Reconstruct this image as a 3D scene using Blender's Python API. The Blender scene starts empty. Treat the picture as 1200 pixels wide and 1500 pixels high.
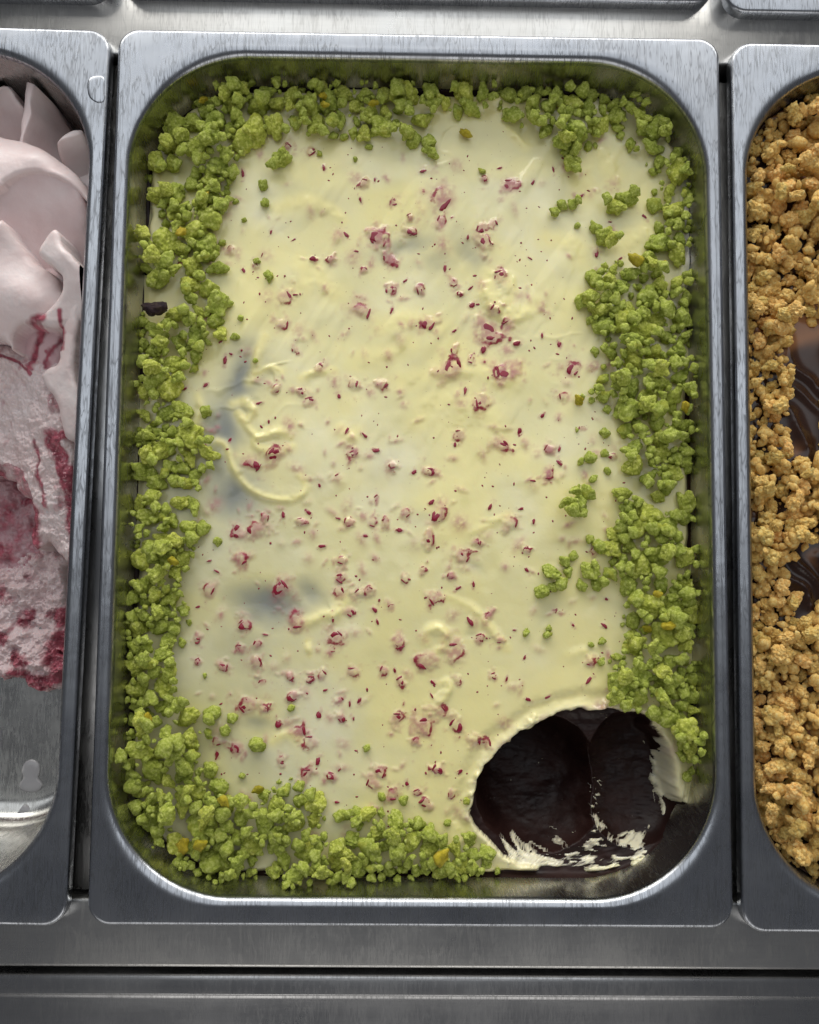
import bpy, math, random
import numpy as np
from mathutils import Matrix, Vector, Euler

random.seed(11)
RNG = np.random.default_rng(11)
MM = 0.001
SC = bpy.context.scene
COL = SC.collection

# ------------------------------------------------------------------ camera
CAM_ROT = (math.radians(3.86), math.radians(-0.64), math.radians(0.56))
CAM_LOC = (-0.0058, -0.0414, 0.3256)
FPX = 1200.0                                   # focal length in photo pixels (1200 x 1500)
cam_d = bpy.data.cameras.new('camera')
cam_d.sensor_fit = 'HORIZONTAL'
cam_d.sensor_width = 36.0
cam_d.lens = 36.0 * FPX / 1200.0
cam_d.clip_start = 0.005
cam_d.clip_end = 50.0
cam = bpy.data.objects.new('camera', cam_d)
cam.location = CAM_LOC
cam.rotation_euler = CAM_ROT
COL.objects.link(cam)
SC.camera = cam

# ------------------------------------------------------------------ light
world = bpy.data.worlds.new('World')
SC.world = world
world.use_nodes = True
bg = world.node_tree.nodes['Background']
bg.inputs[0].default_value = (0.088, 0.091, 0.100, 1)
bg.inputs[1].default_value = 1.0


def area_lamp(name, loc, target, sx, sy, watts, col):
    d = bpy.data.lights.new(name, 'AREA')
    d.shape = 'RECTANGLE'
    d.size, d.size_y = sx, sy
    d.energy = watts
    d.color = col
    o = bpy.data.objects.new(name, d)
    o.location = loc
    o.rotation_euler = (Vector(target) - Vector(loc)).to_track_quat('-Z', 'Y').to_euler()
    COL.objects.link(o)
    return o


area_lamp('ceiling_light', (0.0, 0.94, 1.55), (0.0, 0.94, 0.0), 2.6, 1.90, 17.0, (0.93, 0.965, 1.0))
area_lamp('shop_window_light', (0.0, 1.45, 0.56), (0.0, 0.0, 0.0), 2.6, 0.85, 36.0, (1.0, 0.98, 0.94))
area_lamp('rear_light', (0.0, -2.2, 0.95), (0.0, 0.0, 0.0), 3.4, 1.3, 17.0, (1.0, 0.97, 0.93))  # unseen source of unknown kind behind the camera; brightens front-facing steel edges

SC.view_settings.view_transform = 'Standard'
SC.view_settings.look = 'None'
SC.view_settings.exposure = 0.0
SC.view_settings.gamma = 1.0
SC.render.engine = 'CYCLES'
SC.cycles.max_bounces = 8

# ------------------------------------------------------------------ helpers
RM = np.array(Euler(CAM_ROT, 'XYZ').to_matrix())
CL = np.array(CAM_LOC)


def P(px, py, z):
    """photo pixel -> world xy on the horizontal plane z (metres)"""
    px = np.asarray(px, float); py = np.asarray(py, float)
    d = np.stack([(px - 600) / FPX, (750 - py) / FPX, -np.ones_like(px)], -1) @ RM.T
    t = (z - CL[2]) / d[..., 2]
    return CL[0] + d[..., 0] * t, CL[1] + d[..., 1] * t


def pxy(px, py, z):
    x, y = P(px, py, z)
    return float(x), float(y)


def Q(x, y, z):
    """world -> photo pixel"""
    c = (np.stack([x, y, z], -1) - CL) @ RM
    return 600 + FPX * c[..., 0] / -c[..., 2], 750 - FPX * c[..., 1] / -c[..., 2]


def _h(ix, iy, iz, s):
    n = (ix * 374761393 + iy * 668265263 + iz * 2147483647 + s * 974634777) & 0xFFFFFFFF
    n = ((n ^ (n >> 13)) * 1274126177) & 0xFFFFFFFF
    n = ((n ^ (n >> 16)) * 2246822519) & 0xFFFFFFFF
    return ((n ^ (n >> 15)) & 0xFFFFFF) / float(0xFFFFFF)


def vnoise(x, y, z=0.0, s=0):
    x = np.asarray(x, float); y = np.asarray(y, float); z = np.zeros_like(x) + z
    ix, iy, iz = np.floor(x).astype(np.int64), np.floor(y).astype(np.int64), np.floor(z).astype(np.int64)
    fx, fy, fz = x - ix, y - iy, z - iz
    fx, fy, fz = [f * f * f * (f * (f * 6 - 15) + 10) for f in (fx, fy, fz)]
    r = 0
    for dx in (0, 1):
        for dy in (0, 1):
            for dz in (0, 1):
                w = (fx if dx else 1 - fx) * (fy if dy else 1 - fy) * (fz if dz else 1 - fz)
                r = r + w * _h(ix + dx, iy + dy, iz + dz, s)
    return r * 2 - 1


def fbm(x, y, z=0.0, s=0, o=4, g=0.5):
    a, r, f, t = 1.0, 0, 1.0, 0
    for k in range(o):
        r = r + a * vnoise(np.asarray(x) * f, np.asarray(y) * f, np.asarray(z) * f, s + k * 17)
        t += a; a *= g; f *= 2.03
    return r / t


def sdpoly(x, y, poly):
    """signed distance to a polygon, negative inside"""
    poly = np.asarray(poly, float)
    d = np.full(np.shape(x), 1e9)
    ins = np.zeros(np.shape(x), bool)
    n = len(poly)
    for i in range(n):
        a, b = poly[i], poly[(i + 1) % n]
        e = b - a
        wx, wy = x - a[0], y - a[1]
        t = np.clip((wx * e[0] + wy * e[1]) / (e @ e + 1e-18), 0, 1)
        d = np.minimum(d, (wx - t * e[0]) ** 2 + (wy - t * e[1]) ** 2)
        c = ((a[1] > y) != (b[1] > y))
        xi = a[0] + (y - a[1]) * e[0] / (e[1] if abs(e[1]) > 1e-12 else 1e-12)
        ins ^= c & (x < xi)
    d = np.sqrt(d)
    return np.where(ins, -d, d)


def dline(x, y, pts):
    """distance to an open polyline and position 0..1 along it"""
    pts = np.asarray(pts, float)
    d = np.full(np.shape(x), 1e9); tt = np.zeros(np.shape(x))
    n = len(pts) - 1
    for i in range(n):
        a, b = pts[i], pts[i + 1]
        e = b - a
        t = np.clip(((x - a[0]) * e[0] + (y - a[1]) * e[1]) / (e @ e + 1e-18), 0, 1)
        q = np.hypot(x - a[0] - t * e[0], y - a[1] - t * e[1])
        m = q < d
        d = np.where(m, q, d); tt = np.where(m, (i + t) / n, tt)
    return d, tt


def spline(pts, n=8, closed=True):
    pts = np.asarray(pts, float); out = []
    m = len(pts)
    for i in range(m if closed else m - 1):
        if closed:
            p0, p1, p2, p3 = pts[i - 1], pts[i], pts[(i + 1) % m], pts[(i + 2) % m]
        else:
            p0, p1, p2, p3 = pts[max(i - 1, 0)], pts[i], pts[i + 1], pts[min(i + 2, m - 1)]
        for k in range(n):
            t = k / n
            out.append(.5 * (2 * p1 + (p2 - p0) * t + (2 * p0 - 5 * p1 + 4 * p2 - p3) * t * t
                             + (3 * p1 - p0 - 3 * p2 + p3) * t ** 3))
    if not closed:
        out.append(pts[-1])
    return np.array(out)


def ss(a, b, x):
    t = np.clip((x - a) / (b - a), 0, 1)
    return t * t * (3 - 2 * t)


def new_mesh(name, co, faces, smooth=True, attrs=None):
    me = bpy.data.meshes.new(name)
    co = np.asarray(co, np.float32); n = len(co)
    me.vertices.add(n)
    me.vertices.foreach_set('co', co.ravel())
    if isinstance(faces, np.ndarray):
        k = faces.shape[1]; nf = len(faces)
        me.loops.add(nf * k)
        me.loops.foreach_set('vertex_index', faces.astype(np.int32).ravel())
        me.polygons.add(nf)
        me.polygons.foreach_set('loop_start', np.arange(0, nf * k, k, dtype=np.int32))
    else:
        idx = [i for f in faces for i in f]
        me.loops.add(len(idx))
        me.loops.foreach_set('vertex_index', np.array(idx, np.int32))
        me.polygons.add(len(faces))
        ls = np.cumsum([0] + [len(f) for f in faces[:-1]]).astype(np.int32)
        me.polygons.foreach_set('loop_start', ls)
    me.update(calc_edges=True)
    me.validate()
    me.polygons.foreach_set('use_smooth', np.full(len(me.polygons), smooth))
    for k, v in (attrs or {}).items():
        a = me.attributes.new(k, 'FLOAT', 'POINT')
        a.data.foreach_set('value', np.asarray(v, np.float32).ravel())
    return me


def obj(name, me, mat=None, parent=None, label=None, cat=None, group=None, kind=None):
    o = bpy.data.objects.new(name, me)
    COL.objects.link(o)
    if mat is not None and me is not None and not me.materials:
        me.materials.append(mat)
    if parent is not None:
        o.parent = parent
    if label: o['label'] = label
    if cat: o['category'] = cat
    if group: o['group'] = group
    if kind: o['kind'] = kind
    return o


def grid_faces(ny, nx):
    a = np.arange(ny * nx).reshape(ny, nx)
    return np.stack([a[:-1, :-1], a[:-1, 1:], a[1:, 1:], a[1:, :-1]], -1).reshape(-1, 4)


_ICO = {}


def ico(sub):
    if sub in _ICO: return _ICO[sub]
    import bmesh
    bm = bmesh.new()
    bmesh.ops.create_icosphere(bm, subdivisions=sub, radius=1.0)
    v = np.array([p.co[:] for p in bm.verts])
    f = np.array([[q.index for q in p.verts] for p in bm.faces])
    bm.free()
    _ICO[sub] = (v / np.linalg.norm(v, axis=1)[:, None], f)
    return _ICO[sub]


# ------------------------------------------------------------------ materials
def mat_new(name):
    m = bpy.data.materials.new(name)
    m.use_nodes = True
    nt = m.node_tree
    return m, nt, nt.nodes['Principled BSDF']


def N(nt, t, **kw):
    n = nt.nodes.new(t)
    for k, v in kw.items():
        if k.startswith('i_'):
            key = k[2:]
            n.inputs[int(key) if key.isdigit() else key.replace('_', ' ')].default_value = v
        else:
            setattr(n, k, v)
    return n


def L(nt, a, b): nt.links.new(a, b)


def noise(nt, vec, scale, detail=4.0, rough=0.5):
    n = N(nt, 'ShaderNodeTexNoise')
    n.inputs['Scale'].default_value = scale
    n.inputs['Detail'].default_value = detail
    n.inputs['Roughness'].default_value = rough
    if vec is not None: L(nt, vec, n.inputs['Vector'])
    return n


def ramp(nt, fac, stops):
    r = N(nt, 'ShaderNodeValToRGB')
    while len(r.color_ramp.elements) < len(stops): r.color_ramp.elements.new(0.5)
    for e, (p, c) in zip(r.color_ramp.elements, stops):
        e.position = p; e.color = c if len(c) == 4 else (*c, 1)
    L(nt, fac, r.inputs[0])
    return r


def mapr(nt, fac, a, b, c, d):
    r = N(nt, 'ShaderNodeMapRange')
    for i, v in enumerate((a, b, c, d)): r.inputs[i + 1].default_value = v
    L(nt, fac, r.inputs[0])
    return r


def mixc(nt, fac, a, b, mode='MIX'):
    m = N(nt, 'ShaderNodeMix', data_type='RGBA', blend_type=mode)
    for sock, v in ((m.inputs[0], fac), (m.inputs[6], a), (m.inputs[7], b)):
        if hasattr(v, 'is_output'): L(nt, v, sock)
        elif isinstance(v, (int, float)): sock.default_value = v
        else: sock.default_value = (*v, 1) if len(v) == 3 else v
    return m.outputs[2]


def steel(name, col=(0.60, 0.61, 0.63), rough=0.25, stretch=(1, 1, 1), scratch=1.0, dent=1.0, wear=1.0):
    m, nt, b = mat_new(name)
    tc = N(nt, 'ShaderNodeTexCoord')
    mp = N(nt, 'ShaderNodeMapping'); mp.inputs['Scale'].default_value = stretch
    L(nt, tc.outputs['Object'], mp.inputs['Vector'])
    fine = noise(nt, mp.outputs[0], 700, 4, .7)               # brushed grain
    broad = noise(nt, tc.outputs['Object'], 28, 5, .62)       # smudges
    dents = noise(nt, tc.outputs['Object'], 60, 2, .5)
    # hairline scratches: thin bands of a stretched wave noise in three directions
    total = None
    for k, (rz, sc, th) in enumerate(((0.07, 60, .045), (-.10, 80, .055), (.45, 50, .035), (1.52, 90, .05))):
        mk = N(nt, 'ShaderNodeMapping')
        mk.inputs['Rotation'].default_value = (0, 0, rz)
        mk.inputs['Location'].default_value = (k * 3.1, k * 1.7, 0)
        mk.inputs['Scale'].default_value = (9, 1, 1)
        L(nt, tc.outputs['Object'], mk.inputs['Vector'])
        nk = noise(nt, mk.outputs[0], sc, 1.0, .5)
        sub = N(nt, 'ShaderNodeMath', operation='SUBTRACT'); L(nt, nk.outputs[0], sub.inputs[0]); sub.inputs[1].default_value = .56
        ab = N(nt, 'ShaderNodeMath', operation='ABSOLUTE'); L(nt, sub.outputs[0], ab.inputs[0])
        g = mapr(nt, ab.outputs[0], 0.0, th, 1.0, 0.0)
        pres = noise(nt, tc.outputs['Object'], 33 + 9 * k, 2, .5)
        pr = mapr(nt, pres.outputs[0], .44, .56, 0.0, 1.0)
        mu = N(nt, 'ShaderNodeMath', operation='MULTIPLY'); L(nt, g.outputs[0], mu.inputs[0]); L(nt, pr.outputs[0], mu.inputs[1])
        if total is None: total = mu.outputs[0]
        else:
            mx = N(nt, 'ShaderNodeMath', operation='MAXIMUM'); L(nt, total, mx.inputs[0]); L(nt, mu.outputs[0], mx.inputs[1]); total = mx.outputs[0]
    c0 = mixc(nt, mapr(nt, broad.outputs[0], .35, .68, 0, .55 * wear).outputs[0], col, tuple(c * .72 for c in col))
    c1 = mixc(nt, mapr(nt, fine.outputs[0], .3, .7, 0, .30 * wear).outputs[0], c0, tuple(c * .7 for c in col))
    sf = N(nt, 'ShaderNodeMath', operation='MULTIPLY'); L(nt, total, sf.inputs[0]); sf.inputs[1].default_value = .38 * scratch
    c2 = mixc(nt, sf.outputs[0], c1, tuple(c * .38 for c in col))
    L(nt, c2, b.inputs['Base Color'])
    b.inputs['Metallic'].default_value = 1.0
    rr = mapr(nt, broad.outputs[0], .3, .72, rough - .05, rough + .11)
    ad = N(nt, 'ShaderNodeMath', operation='MULTIPLY_ADD'); L(nt, total, ad.inputs[0]); ad.inputs[1].default_value = .12; L(nt, rr.outputs[0], ad.inputs[2])
    L(nt, ad.outputs[0], b.inputs['Roughness'])
    bp1 = N(nt, 'ShaderNodeBump'); bp1.inputs['Strength'].default_value = .16 * dent; bp1.inputs['Distance'].default_value = .002
    L(nt, dents.outputs[0], bp1.inputs['Height'])
    bp2 = N(nt, 'ShaderNodeBump'); bp2.inputs['Strength'].default_value = .10; bp2.inputs['Distance'].default_value = .0002
    L(nt, fine.outputs[0], bp2.inputs['Height']); L(nt, bp1.outputs[0], bp2.inputs['Normal'])
    L(nt, bp2.outputs[0], b.inputs['Normal'])
    return m


M_RIM = steel('steel_rim', col=(.485, .505, .54), rough=.25, stretch=(1, .06, 1), scratch=2.4, wear=1.7)
M_BASIN = steel('steel_basin', col=(.58, .575, .55), rough=.22, stretch=(1, 1, .08), scratch=.5, dent=.6)
M_BAR = steel('steel_bar', col=(.70, .69, .66), rough=.30, stretch=(.06, 1, 1), dent=.5)
M_DIV = steel('steel_divider', col=(.55, .55, .55), rough=.25, stretch=(1, .06, 1), dent=.3)
M_RAIL = steel('steel_front', col=(.50, .50, .50), rough=.30, stretch=(.05, 1, 1), dent=.4)


def simple(name, col, rough=.5, **kw):
    m, nt, b = mat_new(name)
    b.inputs['Base Color'].default_value = (*col, 1)
    b.inputs['Roughness'].default_value = rough
    for k, v in kw.items(): b.inputs[k].default_value = v
    return m


M_DARK = simple('dark_cavity', (.02, .02, .022), .7)


def attr(nt, name):
    a = N(nt, 'ShaderNodeAttribute'); a.attribute_name = name
    return a.outputs['Fac']


def crumb_mat(name, lo, mid, hi, spot, scale=420, rough=.8, sss=0.0):
    m, nt, b = mat_new(name)
    tc = N(nt, 'ShaderNodeTexCoord')
    oi = N(nt, 'ShaderNodeObjectInfo')
    n1 = noise(nt, tc.outputs['Object'], scale, 5, .65)
    n2 = noise(nt, tc.outputs['Object'], scale * .2, 2, .5)
    c = ramp(nt, n1.outputs[0], ((.32, lo), (.5, mid), (.66, hi)))
    c2 = mixc(nt, mapr(nt, n2.outputs[0], .6, .72, 0, .55).outputs[0], c.outputs[0], spot)
    hv = N(nt, 'ShaderNodeHueSaturation')
    L(nt, mapr(nt, oi.outputs['Random'], 0, 1, .488, .508).outputs[0], hv.inputs['Hue'])
    L(nt, mapr(nt, oi.outputs['Random'], 0, 1, 1.12, .86).outputs[0], hv.inputs['Value'])
    L(nt, c2, hv.inputs['Color'])
    L(nt, hv.outputs[0], b.inputs['Base Color'])
    b.inputs['Roughness'].default_value = rough
    b.inputs['Specular IOR Level'].default_value = .35
    bp = N(nt, 'ShaderNodeBump'); bp.inputs['Strength'].default_value = 1.0; bp.inputs['Distance'].default_value = .0006
    n3 = noise(nt, tc.outputs['Object'], scale * 4.5, 4, .75)
    L(nt, n3.outputs[0], bp.inputs['Height']); L(nt, bp.outputs[0], b.inputs['Normal'])
    return m


GREENS = ((.27, .33, .028), (.50, .565, .085), (.74, .78, .23), (.55, .54, .055))
GOLDS = ((.70, .38, .085), (.92, .60, .175), (.98, .78, .33), (.82, .45, .11))
M_GREEN = crumb_mat('green_crumb', *GREENS, scale=4.2)
M_GREENF = crumb_mat('fine_green_crumb', *GREENS, scale=1000)
M_GOLDF = crumb_mat('fine_golden_crumb', *GOLDS, scale=800, rough=.7)
M_GOLD = crumb_mat('golden_crumb', *GOLDS, scale=3.6, rough=.7)
M_NUT = crumb_mat('pistachio_flesh', (.30, .24, .01), (.52, .42, .02), (.62, .52, .06), (.22, .08, .02), scale=1.6, rough=.45)
M_NUTSKIN = crumb_mat('pistachio_skin', (.012, .006, .010), (.035, .015, .02), (.09, .06, .04), (.02, .008, .012), scale=2.0, rough=.6)
M_FRUIT = simple('raspberry', (.25, .016, .036), .16, **{'Subsurface Weight': .15, 'Subsurface Scale': .001})


def cream_mat():
    m, nt, b = mat_new('white_chocolate_cream')
    tc = N(nt, 'ShaderNodeTexCoord')
    n1 = noise(nt, tc.outputs['Object'], 26, 4, .55)
    n2 = noise(nt, tc.outputs['Object'], 110, 3, .55)
    base = ramp(nt, n1.outputs[0], ((.30, (.72, .665, .335)), (.50, (.79, .735, .41)), (.70, (.86, .81, .54))))
    c = mixc(nt, mapr(nt, n2.outputs[0], .35, .65, 0, .25).outputs[0], base.outputs[0], (.80, .75, .44))
    c = mixc(nt, attr(nt, 'rich'), c, (.85, .765, .345))
    c = mixc(nt, attr(nt, 'thin'), c, (.20, .215, .205))
    n5 = noise(nt, tc.outputs['Object'], 520, 3, .6)
    st = attr(nt, 'stain')
    c = mixc(nt, mapr(nt, st, 0, 1, 0, .95).outputs[0], c, (.42, .135, .16))
    vn = N(nt, 'ShaderNodeMath', operation='MULTIPLY_ADD'); L(nt, n5.outputs[0], vn.inputs[0]); vn.inputs[1].default_value = .9
    L(nt, attr(nt, 'vein'), vn.inputs[2])
    c = mixc(nt, mapr(nt, vn.outputs[0], .74, 1.06, 0, .95).outputs[0], c, (.27, .016, .04))
    c = mixc(nt, attr(nt, 'pale'), c, (.74, .70, .62))
    c = mixc(nt, attr(nt, 'film'), c, (.050, .026, .022))
    # tiny vanilla specks
    vo = N(nt, 'ShaderNodeTexVoronoi'); vo.inputs['Scale'].default_value = 260
    L(nt, tc.outputs['Object'], vo.inputs['Vector'])
    sp = mapr(nt, vo.outputs['Distance'], .035, .06, .6, 0)
    c = mixc(nt, sp.outputs[0], c, (.35, .22, .13))
    L(nt, c, b.inputs['Base Color'])
    b.inputs['Roughness'].default_value = .12
    b.inputs['IOR'].default_value = 1.47
    b.inputs['Subsurface Weight'].default_value = .25
    b.inputs['Subsurface Radius'].default_value = (1, .75, .35)
    b.inputs['Subsurface Scale'].default_value = .0018
    bp = N(nt, 'ShaderNodeBump'); bp.inputs['Strength'].default_value = .12; bp.inputs['Distance'].default_value = .001
    n4 = noise(nt, tc.outputs['Object'], 190, 3, .5)
    L(nt, n4.outputs[0], bp.inputs['Height']); L(nt, bp.outputs[0], b.inputs['Normal'])
    return m


def choc_mat(name, lo, hi, rough, bump, sc=300):
    m, nt, b = mat_new(name)
    tc = N(nt, 'ShaderNodeTexCoord')
    n1 = noise(nt, tc.outputs['Object'], sc * .25, 5, .6)
    c = ramp(nt, n1.outputs[0], ((.3, lo), (.7, hi)))
    L(nt, c.outputs[0], b.inputs['Base Color'])
    b.inputs['Specular IOR Level'].default_value = .22
    L(nt, mapr(nt, n1.outputs[0], .3, .7, rough - .1, rough + .12).outputs[0], b.inputs['Roughness'])
    n2 = noise(nt, tc.outputs['Object'], sc * 2, 5, .65)
    bp = N(nt, 'ShaderNodeBump'); bp.inputs['Strength'].default_value = bump; bp.inputs['Distance'].default_value = .0008
    L(nt, n2.outputs[0], bp.inputs['Height']); L(nt, bp.outputs[0], b.inputs['Normal'])
    return m


M_CREAM = cream_mat()
M_CHOC = choc_mat('dark_chocolate_gelato', (.010, .0035, .003), (.024, .0085, .0065), .46, .16)


def sauce_mat():
    m, nt, b = mat_new('chocolate_sauce')
    c = mixc(nt, attr(nt, 'swirl'), (.030, .013, .008), (.26, .115, .045))
    L(nt, c, b.inputs['Base Color'])
    b.inputs['Roughness'].default_value = .22
    return m


def gelato_mat():
    m, nt, b = mat_new('raspberry_gelato')
    tc = N(nt, 'ShaderNodeTexCoord')
    n1 = noise(nt, tc.outputs['Object'], 55, 4, .55)
    base = ramp(nt, n1.outputs[0], ((.3, (.66, .52, .50)), (.55, (.74, .63, .61)), (.75, (.80, .72, .70))))
    c = mixc(nt, attr(nt, 'pink'), base.outputs[0], (.62, .40, .43))
    n2 = noise(nt, tc.outputs['Object'], 210, 4, .6)
    rip = N(nt, 'ShaderNodeMath', operation='MULTIPLY_ADD')
    L(nt, n2.outputs[0], rip.inputs[0]); rip.inputs[1].default_value = .5
    rs = N(nt, 'ShaderNodeMath', operation='SUBTRACT'); L(nt, attr(nt, 'ripple'), rs.inputs[0]); rs.inputs[1].default_value = .25
    L(nt, rs.outputs[0], rip.inputs[2])
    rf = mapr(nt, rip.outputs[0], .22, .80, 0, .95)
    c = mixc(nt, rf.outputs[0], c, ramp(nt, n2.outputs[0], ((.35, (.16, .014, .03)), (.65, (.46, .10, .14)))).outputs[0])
    L(nt, c, b.inputs['Base Color'])
    L(nt, mapr(nt, rf.outputs[0], 0, 1, .38, .16).outputs[0], b.inputs['Roughness'])
    b.inputs['Subsurface Weight'].default_value = .2
    b.inputs['Subsurface Radius'].default_value = (1, .6, .5)
    b.inputs['Subsurface Scale'].default_value = .002
    bp = N(nt, 'ShaderNodeBump'); bp.inputs['Strength'].default_value = .18; bp.inputs['Distance'].default_value = .0012
    n4 = noise(nt, tc.outputs['Object'], 260, 4, .6)
    L(nt, n4.outputs[0], bp.inputs['Height']); L(nt, bp.outputs[0], b.inputs['Normal'])
    return m


M_SAUCE = sauce_mat()
M_GELATO = gelato_mat()
M_MILK = simple('melted_gelato', (.27, .265, .275), .22)


# ------------------------------------------------------------------ pans
def ring(hw, hh, r, z, k=16):
    pts = []
    for cx, cy, a0 in ((hw - r, hh - r, 0), (-hw + r, hh - r, 90), (-hw + r, -hh + r, 180), (hw - r, -hh + r, 270)):
        for i in range(k + 1):
            a = math.radians(a0 + 90 * i / k)
            pts.append((cx + r * math.cos(a), cy + r * math.sin(a), z))
        # points along the straight side that follows
        nx = {0: ((-hw + r), hh), 90: (-hw, -hh + r), 180: (hw - r, -hh), 270: (hw, hh - r)}[a0]
        p = pts[-1]
        for s in (.25, .5, .75):
            pts.append((p[0] + (nx[0] - p[0]) * s, p[1] + (nx[1] - p[1]) * s, z))
    return np.array(pts)


def loft(rings, cap=False):
    n = len(rings[0]); co = np.concatenate(rings); f = []
    for j in range(len(rings) - 1):
        for i in range(n):
            a, b = j * n + i, j * n + (i + 1) % n
            f.append((a, b, b + n, a + n))
    if cap:
        f.append(tuple((len(rings) - 1) * n + i for i in range(n)))
    return co, f


def pan_profile(W, H, fs, ft, rc, depth):
    hw, hh = W / 2, H / 2
    iw, ih = hw - fs, hh - ft                      # opening
    rim = [(hw, hh, 9, -5.2), (hw, hh, 9, -3.8), (hw, hh, 9, -2.0), (hw - .2, hh - .2, 8.8, -1.1), (hw - .6, hh - .6, 8.4, -.45),
           (hw - 1.2, hh - 1.2, 8, -.1), (hw - 1.8, hh - 1.8, 7.8, 0.0),
           (iw + 3.6, ih + 5.5, rc - 3.5, -.06), (iw + 3.3, ih + 4.0, rc - 2.4, .02)]
    for i in range(0, 10):
        a = math.radians(86.7 * i / 9)
        o_ = 3.0 * (1 - math.sin(a))
        rim.append((iw + o_, ih + o_ * 1.1, rc - .35 * o_, .04 - 3.0 * (1 - math.cos(a))))
    tp = 4.0 / 70                                   # taper of the wall
    def wall(z): return (iw + tp * (z + 3.0), ih + tp * (z + 3.0), rc + tp * z, z)
    rim += [wall(-3.4), wall(-4.0)]
    fr = 11.0
    zb = -depth + fr
    bas = [wall(-4.0), wall(-6.0), wall(-20), wall(-45), wall(zb + 2), wall(zb)]
    w0 = wall(zb)
    for i in range(1, 9):
        a = math.radians(90 * i / 8)
        ins = fr * (1 - math.cos(a))
        bas.append((w0[0] - ins, w0[1] - ins, max(w0[2] - ins, 8), zb - fr * math.sin(a)))
    bas.append(((iw - 15) * .5, (ih - 15) * .5, 8, -depth))
    return rim, bas


def make_pan(loc, rz, W, H, fs, ft, rc, depth, label, group, name='gelato_pan'):
    e = obj(name, None, label=label, cat='pan', group=group)
    e.location = loc; e.rotation_euler = (0, 0, rz)
    rim, bas = pan_profile(W, H, fs, ft, rc, depth)
    for nm, prof, mat, cap in (('rim', rim, M_RIM, False), ('basin', bas, M_BASIN, True)):
        co, f = loft([ring(a * MM, b * MM, r * MM, z * MM) for a, b, r, z in prof], cap)
        o = obj(nm, new_mesh(nm, co, f), mat, e)
        sm = o.modifiers.new('thickness', 'SOLIDIFY')
        sm.thickness = .0008; sm.offset = -1.0; sm.use_rim = False
    return e


PAN_GROUP = 'steel pans sunk in the display counter'
main_pan = make_pan((0, 0, 0), 0, 250, 360, 6.3, 10.6, 48, 80,
                    'steel pan holding white cream ringed by green crumbs', PAN_GROUP)


def place_side_pan(edge, ytop, ybot, xref, side, W):
    """edge: two photo points on the pan's near long edge (z = 0)"""
    a = np.array(pxy(*edge[0], 0.0)); b = np.array(pxy(*edge[1], 0.0))
    d = (a - b) / np.linalg.norm(a - b)
    ang = math.atan2(d[0], d[1])
    yt = pxy(xref, ytop, 0)[1]; yb = pxy(xref, ybot, 0)[1]
    yc = (yt + yb) / 2
    t = (yc - b[1]) / d[1]
    p = b + d * t
    n = np.array([d[1], -d[0]])
    c = p + side * n * W / 2 * MM
    return (float(c[0]), float(c[1]), 0.0), -ang, (yt - yb) * 1000


LW = 165
Lloc, Lrz, Lh = place_side_pan(((154, 200), (101, 1250)), 44, 1355, 60, -1, LW)
Rloc, Rrz, Rh = place_side_pan(((1072.5, 150), (1087, 1250)), 65, 1363, 1150, 1, LW)
left_pan = make_pan(Lloc, Lrz, LW, 360, 7.0, 10.6, 48, 80,
                    'steel pan with torn pinkish gelato and a half bare floor', PAN_GROUP)
right_pan = make_pan(Rloc, Rrz, LW, 360, 6.6, 10.6, 48, 80,
                     'steel pan filled with golden crumbs over chocolate', PAN_GROUP)

# three pans of the next row, only their near rims show
for (ex, side, ey, W, lab) in (
        (1049, -1, 3, 250, 'empty-looking steel pan across the crossbar from the cream pan'),
        (1064, 1, 16, LW, 'steel pan across the crossbar from the golden crumb pan'),
        (158, -1, -4, LW, 'steel pan across the crossbar from the torn gelato pan')):
    x, y = pxy(ex, ey, 0.0)
    make_pan((x + side * W / 2 * MM, y + .180, 0), 0, W, 360, 6.4, 10.6, 48, 80, lab, PAN_GROUP)


# ------------------------------------------------------------------ counter frame
def rounded_bar(name, x0, x1, y0, y1, z0, z1, r, mat, parent=None, along='x', **kw):
    """bar with rounded upper edges, extruded along x or y"""
    prof = []
    a0, a1 = (y0, y1) if along == 'x' else (x0, x1)
    prof.append((a0, z0))
    for i in range(7):
        t = math.radians(180 - 90 * i / 6); prof.append((a0 + r + r * math.cos(t), z1 - r + r * math.sin(t)))
    for i in range(7):
        t = math.radians(90 - 90 * i / 6); prof.append((a1 - r + r * math.cos(t), z1 - r + r * math.sin(t)))
    prof.append((a1, z0))
    n = len(prof); co = []
    for e in ((x0, x1) if along == 'x' else (y0, y1)):
        co += [(e, p, q) if along == 'x' else (p, e, q) for p, q in prof]
    f = [(i, (i + 1) % n, (i + 1) % n + n, i + n) for i in range(n)] + [tuple(range(n))[::-1], tuple(range(n, 2 * n))]
    me = new_mesh(name, co, f, smooth=False)
    for p in me.polygons:
        p.use_smooth = len(p.vertices) == 4 and p.index not in (0, n - 1)
    o = obj(name, me, mat, parent, **kw)
    return o


frame = obj('counter_frame', None, kind='structure')
yT0 = .1715                                             # just outside the main basin
yT1 = pxy(600, 17, -.0050)[1] + .009
rounded_bar('crossbar', -.46, .46, yT0, yT1, -.045, -.0050, .0012, M_BAR, frame)
yB1 = -.1715
yB0 = pxy(600, 1420, -.0050)[1]
rounded_bar('crossbar', -.46, .46, yB0, yB1, -.045, -.0050, .0016, M_BAR, frame)
rounded_bar('divider_bar', -.1340, -.1215, -.1695, .1690, -.045, -.0085, .0010, M_DIV, frame, along='y')
rounded_bar('divider_bar', .1215, .1335, -.1695, .1660, -.045, -.0090, .0010, M_DIV, frame, along='y')
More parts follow.
